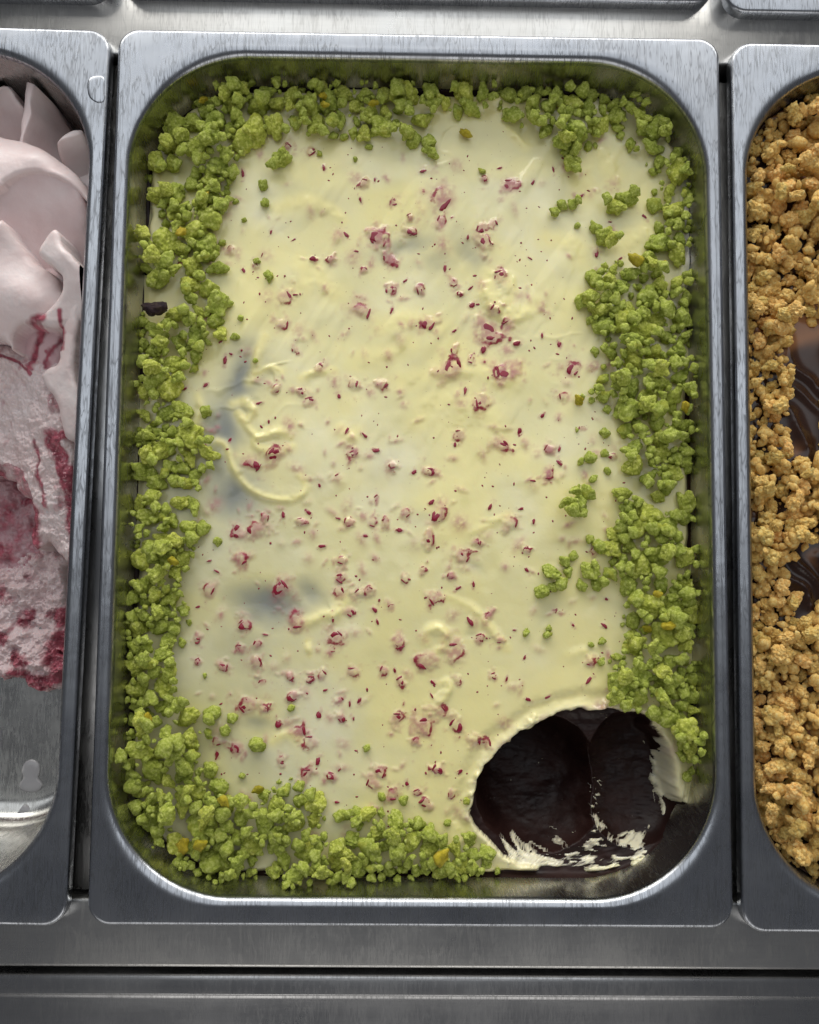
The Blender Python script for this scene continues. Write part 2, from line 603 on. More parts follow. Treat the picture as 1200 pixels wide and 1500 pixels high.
# little cross pins at the ends of the dividers
for px, py in ((116.5, 1323),):
    x, y = pxy(px, py, -.009)
    rounded_bar('pin', x - .004, x + .004, y - .0009, y + .0009, -.02, -.0085, .0008, M_DIV, frame)

# front panel below the gap: narrow worn lip, then a shallow step away
fy = pxy(600, 1429, -.0085)[1]
prof = [(fy, -.05), (fy, -.0098), (fy - .0004, -.0088), (fy - .0011, -.0084), (fy - .0022, -.0083), (fy - .0066, -.0072),
        (fy - .0073, -.0074), (fy - .0078, -.0086), (fy - .0081, -.0094), (fy - .0086, -.0099), (fy - .0100, -.0101), (fy - .016, -.0102), (fy - .024, -.0104), (fy - .040, -.0110), (fy - .09, -.0130),
        (fy - .092, -.015), (fy - .092, -.05)]
nx = 2
co = [(x, p, q) for x in (-.46, .46) for p, q in prof]
n = len(prof)
me = new_mesh('front_panel', co, [(i, i + 1, i + 1 + n, i + n) for i in range(n - 1)] + [tuple(range(n))[::-1], tuple(range(n, 2 * n))])
for p in me.polygons: p.use_smooth = len(p.vertices) == 4
obj('front_panel', me, M_RAIL, None, kind='structure')
# dark cabinet body below the pans
cb = [(-.46, yB0 - .10, -.12), (.46, yB0 - .10, -.12), (.46, .60, -.12), (-.46, .60, -.12)]
obj('cabinet_floor', new_mesh('cabinet_floor', cb + [(x, y, -.125) for x, y, z in cb],
                              [(0, 1, 2, 3), (7, 6, 5, 4), (0, 4, 5, 1), (1, 5, 6, 2), (2, 6, 7, 3), (3, 7, 4, 0)], smooth=False), M_DARK, None, kind='structure')

# ------------------------------------------------------------------ main pan: chocolate below, cream above
ZC = -.0200                                            # cream level
INW, INH = .119, .1694                                 # opening half sizes


def half_w(y, inset, rc=.0465):
    """half width of the basin opening at y, with inset"""
    w, h, r = INW - inset, INH - inset, rc - inset
    ay = np.abs(y)
    k = np.clip(ay - (h - r), 0, r)
    return w - r + np.sqrt(np.maximum(r * r - k * k, 0))


def sd_pan(x, y, inset=0.0, rc=.0465):
    w, h, r = INW - inset, INH - inset, rc - inset
    qx, qy = np.abs(x) - (w - r), np.abs(y) - (h - r)
    return np.hypot(np.maximum(qx, 0), np.maximum(qy, 0)) + np.minimum(np.maximum(qx, qy), 0) - r


HOLE_PX = [(697, 1160), (712, 1122), (745, 1088), (790, 1060), (830, 1044), (870, 1041), (905, 1040), (945, 1052), (978, 1085), (990, 1125),
           (1000, 1165), (1016, 1190), (1000, 1222), (965, 1250), (915, 1268), (860, 1278), (800, 1279), (752, 1262), (712, 1225), (692, 1195)]
hx, hy = P(*np.array(spline(HOLE_PX, 5)).T, ZC)
HOLE = np.stack([hx, hy], -1)
S_HOLE = .0016


def hole_sd(x, y):
    xr, yr = x * .79 - y * .61, x * .61 + y * .79
    w = fbm(xr * 150, yr * 150, 0, 5, 3) * .0019 + fbm(xr * 520, yr * 610, 0, 9, 3) * .00028
    return sdpoly(x, y, HOLE) + w


def choc_z(x, y):
    sd = hole_sd(x, y)
    z = np.full(np.shape(x), -.0236)
    b1x, b1y = pxy(792, 1150, ZC); b2x, b2y = pxy(938, 1140, ZC)

    def bowl(cx, cy, rx, ry, depth, sk, rot):
        c, s = math.cos(rot), math.sin(rot)
        u = ((x - cx) * c + (y - cy) * s) / rx; v = (-(x - cx) * s + (y - cy) * c) / ry
        rho = np.sqrt(u * u + v * v)
        return -depth * np.sqrt(np.maximum(1 - rho ** 2.4, 0)) * (1 + sk * v)
    w = fbm(x * 90, y * 90, 0, 31, 3) * .0016
    bz1 = bowl(b1x + w[..., ] if np.ndim(w) else b1x, b1y, .0275, .0300, .030, .42, .5)
    bz2 = bowl(b2x, b2y, .0225, .0300, .017, .25, -.15)
    z2 = -.0236 - .0020 * ss(0, -.006, sd) + np.minimum(bz1, bz2) * ss(.0002, -.0034, sd)
    z = np.where(sd < 0, z2, z)
    # crusty tool marks in the scoop
    m = ss(0, -.004, sd)
    z = z + m * (.0007 * fbm(x * 120, y * 300, 0, 41, 3, .5) + .00012 * fbm(x * 700, y * 900, 0, 43, 3))
    # dark rim climbing the wall a little
    edge = -sd_pan(x, y)
    z = z + .0042 * np.exp(-(edge / .0016) ** 2) * (1 + .5 * fbm(x * 60, y * 60, 0, 3, 2))
    return z, sd


# ---- fruit in the cream: photo positions read in enlarged views (origin x, y, scale)
FR = []
for ox, oy, s, lst in (
    (400, 170, 2.143, [(525, 260, 35), (380, 270, 14), (325, 380, 25), (435, 365, 20), (530, 330, 20), (653, 355, 18), (690, 340, 14), (665, 397, 22),
        (278, 610, 35), (570, 735, 18), (560, 790, 30), (675, 675, 30), (735, 660, 20), (730, 800, 30), (940, 795, 22), (38, 572, 22), (30, 655, 22),
        (485, 655, 25), (365, 445, 25), (250, 840, 18), (740, 220, 22), (710, 505, 24), (697, 612, 16), (915, 880, 18), (345, 840, 20), (260, 425, 10),
        (350, 405, 10), (612, 380, 8), (285, 485, 12), (415, 518, 8), (372, 612, 10), (462, 550, 16), (625, 595, 12), (540, 480, 10), (815, 210, 8),
        (710, 165, 8), (472, 175, 8), (320, 200, 8), (805, 447, 8), (900, 720, 10), (125, 450, 12), (65, 388, 8), (228, 372, 10), (145, 790, 12),
        (70, 735, 12), (665, 200, 14), (285, 212, 14), (430, 322, 14), (120, 112, 14), (45, 100, 12), (370, 545, 16), (565, 525, 14), (585, 560, 12),
        (620, 540, 10), (180, 450, 12), (660, 735, 12), (620, 765, 12), (765, 715, 12), (845, 690, 9), (570, 675, 10), (275, 265, 9), (160, 165, 10)]),
    (300, 400, 3.0, [(315, 510, 22), (425, 525, 20), (460, 565, 26), (590, 540, 14), (505, 420, 18), (625, 695, 15), (700, 712, 14), (655, 795, 24),
        (310, 800, 42), (215, 840, 32), (825, 842, 18), (1115, 710, 24), (1100, 752, 10), (750, 780, 14), (920, 875, 12), (990, 875, 25), (505, 935, 10),
        (580, 888, 8), (755, 990, 16), (1000, 1005, 14), (1030, 1070, 38), (145, 1130, 32), (225, 1125, 38), (265, 1075, 22), (420, 1090, 18),
        (460, 1055, 16), (630, 1090, 20), (585, 1078, 10), (740, 1095, 22), (795, 1095, 18), (885, 1055, 20), (705, 1155, 12), (860, 1130, 14),
        (985, 1170, 28), (345, 1062, 14), (282, 655, 10), (110, 733, 12), (90, 385, 15), (240, 572, 16), (1145, 520, 14), (345, 120, 26), (400, 97, 12)]),
    (250, 700, 2.667, [(150, 435, 24), (425, 435, 38), (490, 555, 36), (285, 575, 22), (275, 312, 26), (300, 890, 30), (367, 902, 18), (500, 990, 26),
        (540, 1030, 22), (205, 738, 20), (340, 725, 24), (340, 650, 16), (268, 668, 18), (105, 630, 18), (108, 718, 16), (370, 612, 10), (355, 800, 14),
        (255, 1060, 22), (465, 775, 18), (475, 855, 22), (545, 790, 18), (590, 770, 18), (710, 760, 24), (645, 620, 28), (632, 670, 14), (705, 525, 24),
        (657, 445, 22), (668, 320, 18), (665, 390, 20), (590, 268, 14), (740, 450, 22), (775, 440, 16), (797, 515, 12), (815, 480, 10), (860, 505, 14),
        (635, 552, 14), (808, 562, 12), (893, 640, 30), (835, 752, 20), (875, 752, 10), (900, 795, 20), (1000, 715, 44), (1110, 680, 36), (1025, 800, 14),
        (1020, 850, 10), (1050, 915, 24), (1120, 790, 16), (995, 975, 34), (1120, 970, 34), (960, 1028, 16), (885, 940, 24), (735, 875, 12), (700, 880, 12),
        (660, 870, 15), (670, 940, 20), (715, 942, 8), (580, 925, 14), (530, 1160, 24), (575, 1108, 14), (625, 1165, 22), (660, 1140, 8), (435, 1100, 18),
        (815, 1150, 24), (1045, 1140, 22), (1130, 1150, 14), (185, 1030, 16), (180, 1085, 14), (605, 830, 8), (1140, 310, 28), (985, 358, 16),
        (1095, 385, 16), (1125, 430, 12), (1035, 475, 24), (1170, 560, 15), (915, 395, 18), (420, 960, 14), (150, 325, 8), (180, 365, 12), (105, 505, 10)]),
    (600, 560, 2.667, [(285, 80, 28), (360, 250, 30), (610, 55, 26), (545, 265, 22), (585, 262, 10), (540, 360, 22), (480, 385, 10), (585, 315, 14),
        (395, 550, 30), (435, 495, 10), (315, 487, 14), (485, 545, 10), (265, 625, 16), (195, 805, 12), (250, 790, 14), (310, 910, 16), (240, 930, 15),
        (275, 1000, 20), (350, 1005, 17), (330, 1150, 18), (380, 1160, 12), (705, 1090, 18), (760, 950, 12), (585, 900, 14), (770, 848, 8), (410, 968, 8),
        (640, 950, 8), (450, 1075, 8), (700, 1165, 14), (540, 1230, 13), (430, 195, 14), (720, 660, 16), (790, 290, 16), (460, 735, 10), (455, 655, 18),
        (675, 180, 14), (520, 130, 12), (465, 1240, 12), (255, 1400, 24), (300, 1410, 22), (190, 1330, 18), (60, 1350, 28)]),
    (180, 900, 2.308, [(620, 545, 20), (695, 565, 24), (735, 540, 8), (865, 535, 20), (845, 575, 22), (910, 605, 24), (995, 600, 14), (1025, 640, 20),
        (1070, 525, 18), (1135, 535, 12), (845, 660, 14), (1110, 610, 14), (960, 570, 10), (725, 635, 10), (1000, 380, 14), (325, 430, 14)]),
    (180, 180, 3.409, [(540, 630, 22), (605, 740, 16), (600, 255, 18), (510, 1185, 18), (415, 1310, 14), (490, 1095, 10), (660, 715, 20), (440, 690, 20),
        (400, 980, 22), (310, 1330, 14), (285, 705, 16), (405, 1020, 20), (695, 660, 12), (740, 545, 12), (540, 1155, 12)]),
    (800, 150, 3.333, [(245, 740, 18), (425, 200, 16), (480, 560, 14), (170, 460, 14), (60, 1190, 14), (360, 765, 14), (310, 585, 10), (35, 330, 14)]),
):
    for zx, zy, r in lst:
        x, y = ox + zx / s, oy + zy / s
        r = r / s * 1.28
        if all((x - a) ** 2 + (y - b) ** 2 > (8 + .3 * (r + c)) ** 2 for a, b, c in FR):
            FR.append((x, y, r))

RIDGES = [   # thick folds of cream: photo polyline, half width px, height mm
    ([(388, 492), (378, 520), (374, 545), (366, 560)], 6, 1.4), ([(374, 548), (398, 538), (412, 545)], 4, 1.0),
    ([(342, 590), (360, 588), (372, 600), (362, 614), (350, 605)], 6, 1.5), ([(355, 615), (372, 632), (384, 640), (410, 634), (425, 640)], 6, 1.6),
    ([(384, 640), (374, 650), (400, 665), (428, 655)], 6, 1.3), ([(318, 645), (330, 652), (340, 680), (362, 712), (385, 727), (412, 733), (440, 728), (449, 714), (440, 697)], 5, 1.7),
    ([(442, 555), (465, 545), (490, 542)], 5, .9), ([(715, 402), (712, 425), (722, 448), (742, 462), (765, 460), (785, 446)], 12, 2.2),
    ([(722, 402), (742, 408), (750, 425), (742, 445)], 9, 1.6), ([(465, 300), (490, 312), (502, 325)], 8, .9), ([(410, 305), (440, 295), (465, 300)], 9, .8),
    ([(462, 390), (478, 420), (492, 430)], 11, .8), ([(745, 190), (760, 205), (770, 215)], 6, 1.3), ([(612, 620), (640, 590), (700, 600), (740, 640)], 16, .7),
    ([(690, 780), (715, 768), (745, 755)], 6, .8), ([(655, 875), (690, 890), (715, 915), (735, 940), (742, 950)], 7, 1.0), ([(440, 915), (470, 905), (492, 900), (505, 880)], 9, 1.6),
    ([(452, 940), (455, 960)], 5, .9), ([(625, 940), (628, 925), (642, 920), (652, 928), (650, 945), (640, 955)], 7, 1.6), ([(645, 1000), (655, 998), (658, 1010), (648, 1025), (632, 1040), (622, 1045)], 6, 1.4),
    ([(500, 630), (512, 640), (520, 635)], 10, .9), ([(855, 280), (850, 250), (870, 225), (885, 235), (900, 260)], 16, 1.3), ([(915, 360), (935, 345), (950, 330)], 14, 1.2),
    ([(590, 560), (640, 548), (690, 545), (720, 560)], 13, .8), ([(560, 480), (600, 470), (650, 480)], 14, .6), ([(430, 430), (450, 410), (440, 380)], 14, .7),
    ([(520, 530), (560, 520), (600, 505)], 14, .5), ([(830, 960), (860, 955), (870, 975)], 8, .8), ([(800, 350), (840, 360), (850, 380)], 12, .6), ([(700, 530), (735, 560), (760, 545)], 12, .7),
    ([(400, 1085), (420, 1075), (440, 1085)], 6, .6), ([(290, 580), (296, 600), (288, 615)], 5, .8)]
THIN = [(352, 560, 22, 44, .9, .35), (328, 625, 26, 40, .9, .2), (345, 722, 36, 40, .85, -.5), (320, 690, 20, 60, .6, .1), (395, 885, 52, 26, .85, .2), (350, 950, 60, 50, .35, 0), (455, 868, 26, 16, .6, .6), (375, 1060, 24, 14, .55, .3),
        (690, 372, 30, 16, .5, .9), (600, 360, 46, 12, .45, -.25), (640, 380, 30, 20, .4, .1), (365, 1010, 40, 60, .25, 0), (330, 780, 40, 60, .3, 0), (560, 690, 30, 20, .15, 0),
        (330, 920, 30, 60, .3, 0), (470, 1080, 70, 30, .18, 0), (690, 830, 14, 6, .3, .6), (690, 925, 10, 8, .25, 0), (800, 900, 10, 14, .2, .4), (620, 760, 20, 10, .2, 0), (830, 800, 24, 10, .15, 0)]


def build_cream():
    ny, nx = 640, 440
    ins = .0014
    yy = np.linspace(-(INH - ins), INH - ins, ny)
    u = np.linspace(-1, 1, nx)
    X = u[None, :] * half_w(yy, ins)[:, None]
    Y = np.repeat(yy[:, None], nx, 1)
    px, py = Q(X, Y, np.full_like(X, ZC))
    wx = px + 9 * fbm(px / 40, py / 40, 0, 70, 3); wy = py + 9 * fbm(px / 40, py / 40, 5, 71, 3)
    z = ZC + .0006 * fbm(X * 30, Y * 30, 0, 1, 3) + .0010 * np.maximum(fbm(X * 55, Y * 40, 0, 2, 3), 0) * (.4 + .6 * ss(900, 400, py))
    # dragged, streaky flow in the upper half
    st = fbm((px + .6 * py) / 46, (py - .35 * px) / 120, 0, 77, 3)
    z = z + .0016 * np.maximum(st, 0) * ss(850, 350, py)
    fold = 1 - np.abs(fbm(wx / 62, wy / 34, 0, 78, 2)) * 3.2
    z = z + .0006 * np.maximum(fold, 0) ** 2 * ss(.05, .4, fbm(px / 130, py / 110, 0, 79, 2)) * ss(680, 480, py)
    rich = np.clip(.30 + 1.2 * fbm(px / 95, py / 75, 0, 80, 3) + .3 * ss(500, 760, px) * ss(400, 700, py), 0, 1) * .8
    thin = np.zeros_like(X); stain = np.zeros_like(X); vein = np.zeros_like(X)
    for cx, cy, a, b, amt, rot in THIN:
        c, s = math.cos(rot), math.sin(rot)
        e = (((wx - cx) * c + (wy - cy) * s) / a) ** 2 + ((-(wx - cx) * s + (wy - cy) * c) / b) ** 2
        thin = np.maximum(thin, min(amt * 1.1, .95) * np.exp(-e * .62))
        z -= .0010 * amt * np.exp(-e)
    thin = np.maximum(thin, .27 * ss(620, 300, px) * ss(560, 800, py))
    for pts, hw, hh in RIDGES:
        pts = spline(pts, 5, False)
        m = (px > pts[:, 0].min() - 50) & (px < pts[:, 0].max() + 50) & (py > pts[:, 1].min() - 50) & (py < pts[:, 1].max() + 50)
        d, t = dline(px[m] * .75 + wx[m] * .25, py[m] * .75 + wy[m] * .25, pts)
        # steep on one side, a long soft shoulder on the other, faded at the ends
        cen = pts.mean(0)
        away = (px[m] - cen[0]) * 0 + np.hypot(px[m] - cen[0], py[m] - cen[1])
        pr_ = np.interp(t * (len(pts) - 1), np.arange(len(pts)), np.hypot(pts[:, 0] - cen[0], pts[:, 1] - cen[1]))
        inn = ss(3, -3, away - pr_)
        fade = (.2 + .8 * np.sin(np.pi * np.clip(t, .03, .97)))
        g = (np.exp(-(d / (hw * .95)) ** 2) * (1 - inn) + (.55 * np.exp(-(d / (hw * 3.0)) ** 2) + .45 * np.exp(-(d / (hw * .9)) ** 2)) * inn) * fade
        g = g * (.75 + .5 * fbm(px[m] / 14, py[m] / 14, 0, 92, 2))
        z[m] += hh * MM * g * .95
        rich[m] = np.maximum(rich[m], .85 * np.exp(-(d / (hw * 1.6)) ** 2))
        thin[m] *= 1 - .8 * np.exp(-(d / (hw * 1.5)) ** 2)
    for (fx, fy_, r, ang, asp, domeh, sub) in FRUIT:
        R = r * 3.2
        m = (np.abs(px - fx) < R) & (np.abs(py - fy_) < R)
        dx, dy = px[m] - fx, py[m] - fy_
        c, s = math.cos(ang), math.sin(ang)
        a, b = (dx * c + dy * s), (-dx * s + dy * c) * asp
        wob = 1 + .75 * fbm(px[m] / (r * .9) + fx, py[m] / (r * .9), 0, 94, 3)
        e = np.sqrt(a * a + b * b) / r * wob
        z[m] += domeh * np.exp(-(e / .85) ** 3 * .9)
        nz = .75 + .9 * fbm(px[m] / 6, py[m] / 6, 0, 91, 3)
        stain[m] = np.maximum(stain[m], np.clip(nz, 0, 1) * sub * np.exp(-(e / 1.12) ** 3))
        # dark broken outline of the fruit showing through
        th = np.arctan2(b, a)
        arc = .5 + .5 * np.cos(th - 3.1 * ang - fx)
        vein[m] = np.maximum(vein[m], (.12 + .58 * arc ** 2) * np.exp(-((e - .72) / .27) ** 2) if r > 6 else .60 * np.exp(-(e / .8) ** 2))
    for (fx, fy_, r, ang, asp, amt) in SMUDGE:
        R = r * 2.6
        m = (np.abs(px - fx) < R) & (np.abs(py - fy_) < R)
        dx, dy = px[m] - fx, py[m] - fy_
        c, s = math.cos(ang), math.sin(ang)
        e = np.sqrt((dx * c + dy * s) ** 2 + ((-dx * s + dy * c) * asp) ** 2) / r
        stain[m] = np.maximum(stain[m], amt * np.clip(.7 + .9 * fbm(px[m] / 5, py[m] / 5, 0, 93, 3), 0, 1) * np.exp(-e ** 2))
        z[m] += .00035 * np.exp(-e ** 2)
    # hole, torn lips and smears
    cz, sd = choc_z(X, Y)
    hpx, hpy = px, py
    torn = .0030 * np.maximum(fbm(X * 260, Y * 260, 0, 51, 3), 0) * (.2 + ss(-.2, .4, fbm(X * 60, Y * 60, 0, 52, 2)))
    lip = np.exp(-((sd - .0016) / .0016) ** 2)
    z = z + lip * torn
    z = z - .0012 * np.exp(-((sd - .0055) / .003) ** 2)
    inside = ss(.0012, -.0012, sd)
    # smear film: streaks that follow the curve of the scoop along its near side
    cxh, cyh = pxy(870, 1160, ZC)
    ang = np.arctan2(Y - cyh, X - cxh); rad = np.hypot(X - cxh, Y - cyh)
    stz = 1.2 * fbm(ang * 5.0 + rad * 40, rad * 560 + 2 * np.sin(ang * 3), 0, 61, 5, .58)
    zone = ss(1175, 1235, hpy + .18 * (hpx - 870)) * ss(-.017, -.002, sd)
    ridge_zone = np.exp(-((hpx - (888 - .12 * (hpy - 1190))) / 13) ** 2) * ss(1120, 1200, hpy) * ss(1262, 1235, hpy)
    right_zone = ss(966, 984, hpx + 14 * fbm(hpx / 9, hpy / 22, 0, 67, 3)) * ss(1060, 1080, hpy) * ss(1200, 1170, hpy) * ss(-.009, -.003, sd)
    tsm = stz + 1.5 * np.maximum(np.maximum(zone * .57, ridge_zone * .55), right_zone * 1.0) - .74
    film = np.where(tsm > 0, .00030 + .0011 * np.clip(tsm, 0, 1), -.0012 + np.clip(tsm, -1, 0) * .002)
    film = film + (.0013 + .0009 * fbm(X * 520, Y * 130, 0, 68, 3)) * ss(.2, .6, right_zone)
    z = z * (1 - inside) + (cz + film) * inside
    pale = np.maximum(inside * .6, .3 * np.exp(-(sd / .003) ** 2) * (sd > -.01))
    stain = np.maximum(stain, .5 * np.exp(-(sd / .0022) ** 2) * np.clip(.2 + 1.6 * fbm(X * 220, Y * 220, 0, 66, 3), 0, 1) * ss(1130, 1090, hpy))
    thin = np.where(inside > .5, np.clip(.35 - 1.3 * tsm, 0, .35), thin)
    # meniscus at the wall with a dark gap here and there
    edge = -sd_pan(X, Y)
    gap = ss(.0050, .0014, edge + .0012 * fbm(X * 90, Y * 90, 0, 64, 2))
    z = z - gap * .0028 * (.5 + 1.0 * (fbm(X * 40, Y * 40, 0, 63, 2) > -.25)) * ss(1240, 1150, hpx + 0 * hpy)
    # cream pushed up the wall at the far right corner
    climb = ss(940, 1010, px) * ss(440, 380, py) * ss(200, 240, py) * ss(.006, .0014, edge)
    z = z + climb * .0055
    pale = np.maximum(pale, climb)
    stain = np.clip(stain, 0, .95); vein = vein * (1 - inside)
    attrs = {'rich': rich, 'thin': thin, 'stain': stain, 'pale': pale, 'vein': vein, 'film': np.where(inside > .5, np.clip(.86 - 2.6 * np.maximum(tsm, 0), 0, .86) * (1 - ss(.2, .6, right_zone)), 0)}
    me = new_mesh('cream_topping', np.stack([X, Y, z], -1).reshape(-1, 3), grid_faces(ny, nx), True, attrs)
    o = obj('cream_topping', me, M_CREAM, label='glossy pale yellow cream dotted with raspberry bits filling the pan', cat='cream')
    return o, X, Y, z


# parameters of each fruit piece: photo x, y, radius px, angle, aspect, dome height, stain strength
FRUIT = []
for x, y, r in FR:
    big = r > 7.0
    asp = random.uniform(1.1, 1.6) if big else random.uniform(1.5, 3.0)
    buried = random.random()
    FRUIT.append((x, y, r * random.uniform(.92, 1.1), random.uniform(0, math.pi), asp,
                  (random.uniform(.0005, .0011) if big else random.uniform(.0001, .0004)),
                  random.uniform(.55, 1.0) if big else random.uniform(.45, .9)))
SMUDGE = []
while len(SMUDGE) < 330:
    x, y = random.uniform(290, 905), random.uniform(195, 1230)
    if vnoise(np.array(x / 70), np.array(y / 70), 0, 300) < -.3 and random.random() < .75: continue
    SMUDGE.append((x, y, random.uniform(4, 12), random.uniform(0, math.pi), random.uniform(1, 2.6), random.uniform(.3, .9)))

cream, CX, CY, CZ = build_cream()


def cream_z(x, y):
    """height of the cream at x, y (from the built grid)"""
    ny, nx = CZ.shape
    x = np.asarray(x, float); y = np.asarray(y, float)
    j = np.clip((y + INH - .0014) / (2 * (INH - .0014)) * (ny - 1), 0, ny - 1.001)
    w = half_w(y, .0014)
    i = np.clip((x / w + 1) / 2 * (nx - 1), 0, nx - 1.001)
    j0, i0 = j.astype(int), i.astype(int); fj, fi = j - j0, i - i0
    return (CZ[j0, i0] * (1 - fj) * (1 - fi) + CZ[j0, i0 + 1] * (1 - fj) * fi + CZ[j0 + 1, i0] * fj * (1 - fi) + CZ[j0 + 1, i0 + 1] * fj * fi)


# chocolate body: fine inside the scoop, coarse elsewhere; closed below
def graded(lo, hi, a, b, fine, coarse):
    return np.unique(np.concatenate([np.arange(lo, a, coarse), np.arange(a, b, fine), np.arange(b, hi, coarse), [hi]]).round(7))


hx0, hx1, hy0, hy1 = HOLE[:, 0].min() - .002, HOLE[:, 0].max() + .004, HOLE[:, 1].min() - .004, HOLE[:, 1].max() + .002
yv = graded(-(INH - .0012), INH - .0012, hy0, hy1, .00036, .0015)
uv = graded(-1, 1, hx0 / INW, .99999, .0032, .012)
X = uv[None, :] * half_w(yv, .0012)[:, None]; Y = np.repeat(yv[:, None], len(uv), 1)
Z, _sd = choc_z(X, Y)
ny, nx = X.shape
top = np.stack([X, Y, Z], -1).reshape(-1, 3)
per = np.concatenate([np.arange(nx), np.arange(1, ny) * nx + nx - 1, (ny - 1) * nx + np.arange(nx - 2, -1, -1), np.arange(ny - 2, 0, -1) * nx])
low = top[per].copy(); low[:, :2] *= .965; low[:, 2] = -.072
k = len(top); np_ = len(per)
skirt = np.stack([per, np.roll(per, -1), k + np.roll(np.arange(np_), -1), k + np.arange(np_)], -1)[:, ::-1]
fc = [tuple(f) for f in np.concatenate([grid_faces(ny, nx), skirt])] + [tuple(k + np.arange(np_))[::-1]]
obj('chocolate_gelato', new_mesh('chocolate_gelato', np.concatenate([top, low]), fc), M_CHOC,
    label='dark chocolate gelato laid bare in the scooped hollow of the cream', cat='gelato')


# fruit pieces: flattened ragged lumps and slivers, sharing a few meshes
def fruit_mesh(i):
    v, f = ico(2)
    r = 1 + .42 * fbm(v[:, 0] * 2.1 + i * 7, v[:, 1] * 2.1, v[:, 2] * 2.1, 200 + i, 3)
    co = v * r[:, None]
    co[:, 2] = np.sign(co[:, 2]) * np.abs(co[:, 2]) ** .6 * .9
    co[:, 0] += .25 * co[:, 1] ** 2 * (1 if i % 2 else -1)
    me = new_mesh('fruit_piece', co, f)
    me.materials.append(M_FRUIT)
    return me


FM = [fruit_mesh(i) for i in range(14)]
nfr = 0


def put_fruit(x, y, z, sx, sy, sz, ang, tilt):
    global nfr
    o = obj('fruit_piece', FM[nfr % 14], parent=cream)
    o.location = (x, y, z); o.scale = (sx, sy, sz)
    o.rotation_euler = (random.uniform(-tilt, tilt), random.uniform(-tilt, tilt), ang)
    nfr += 1


PXM = .308 / 1200                                      # metres per photo pixel on the cream
PXM = (CL[2] - ZC) / FPX
for (fx, fy_, r, ang, asp, domeh, sub) in FRUIT:
    x, y = pxy(fx, fy_, ZC)
    zc = float(cream_z(x, y))
    R = r * PXM
    if r > 7.0:
        # sliver(s) that break the surface along the rim of the dome
        a2 = random.uniform(0, 2 * math.pi)
        q = .62 * R
        # photo angle -> world angle flips sign
        ex, ey = math.cos(a2) * q, math.sin(a2) * q / asp
        c, s = math.cos(-ang), math.sin(-ang)
        x2, y2 = x + ex * c - ey * s, y + ex * s + ey * c
        z2 = float(cream_z(x2, y2))
        put_fruit(x2, y2, z2 - .00034, R * random.uniform(.38, .6), R * random.uniform(.12, .2), .0006, a2 + math.pi / 2 - ang, .25)
        if nfr < 292 and random.random() < .55:
            put_fruit(x, y, zc - .00066, R * .62, R * .62 / asp, .0007, -ang, .22)
    else:
        put_fruit(x, y, zc - .00028, R * random.uniform(.7, 1.0), R * random.uniform(.7, 1.0) / asp, .0005, -ang, .2)
# uncountable fine raspberry specks
vs, fs = [], []
v0, f0 = ico(1)
cnt = 0
while cnt < 420:
    fx, fy_ = random.uniform(285, 915), random.uniform(190, 1225)
    x, y = pxy(fx, fy_, ZC)
    if float(sdpoly(np.array(x), np.array(y), HOLE)) < .003: continue
    if vnoise(np.array(fx / 60), np.array(fy_ / 60), 0, 300) < -.25 and random.random() < .7: continue
    s = random.uniform(.00018, .0006) * random.uniform(.6, 1)
    a = random.uniform(0, math.pi); ca, sa = math.cos(a), math.sin(a)
    q = v0 * np.array([s * random.uniform(1, 2.2), s, s * .6])
    q = np.stack([q[:, 0] * ca - q[:, 1] * sa, q[:, 0] * sa + q[:, 1] * ca, q[:, 2]], -1) + (x, y, float(cream_z(x, y)) - .00005)
    fs.append(f0 + len(v0) * cnt); vs.append(q); cnt += 1
obj('fruit_specks', new_mesh('fruit_specks', np.concatenate(vs), np.concatenate(fs)), M_FRUIT, cream, kind='stuff')


# ------------------------------------------------------------------ crumbs
def crumb_mesh(i, kind, sub=5):
    v, f = ico(sub)
    rg = np.random.default_rng(500 + i + (100 if kind == 'gold' else 0))
    r = np.zeros(len(v))
    if kind == 'green':
        # angular chunk: random cutting planes, then a granular skin
        nn = rg.normal(size=(11, 3)); nn /= np.linalg.norm(nn, axis=1)[:, None]
        off = rg.uniform(.70, 1.08, 11)
        dots = v @ nn.T
        pl = np.where(dots > .05, off / np.maximum(dots, .05), 9)
        r = -np.log(np.exp(-pl * 9).sum(1)) / 9
        r = np.clip(r, .4, 1.35)
        ng, amp = 7, .40
    else:
        r[:] = .62
        ng, amp = 12, .42
    g = rg.normal(size=(ng, 3)); g /= np.linalg.norm(g, axis=1)[:, None]
    for k in range(ng):
        w = rg.uniform(.28, .55)
        dd = np.arccos(np.clip(v @ g[k], -1, 1))
        r = np.maximum(r, (r if kind == 'green' else .55) + amp * rg.uniform(.4, 1) * np.sqrt(np.maximum(1 - (dd / w) ** 2, 0)))
    # fine granules: cellular bumps of two sizes
    for npt, wd, am in ((70, .34, .15), (360, .15, .115)):
        if sub < 4 and npt > 100: continue
        pts = rg.normal(size=(npt, 3)); pts /= np.linalg.norm(pts, axis=1)[:, None]
        dmin = np.sqrt(np.maximum(2 - 2 * (v @ pts.T).max(1), 0))
        r = r + am * (np.sqrt(np.maximum(1 - (dmin / wd) ** 2, 0)) - .5) * (.5 + .5 * fbm(v[:, 0] * 2, v[:, 1] * 2, v[:, 2] * 2, 650 + i, 2) + .35)
    r = r + .14 * fbm(v[:, 0] * 2.5, v[:, 1] * 2.5, v[:, 2] * 2.5, 700 + i, 4, .6)
    co = v * r[:, None]
    co *= np.array([1.0, rg.uniform(.68, .95), rg.uniform(.62, .85)])
    co /= np.abs(co[:, :2]).max()
    me = new_mesh(kind + '_crumb', co, f)
    return me


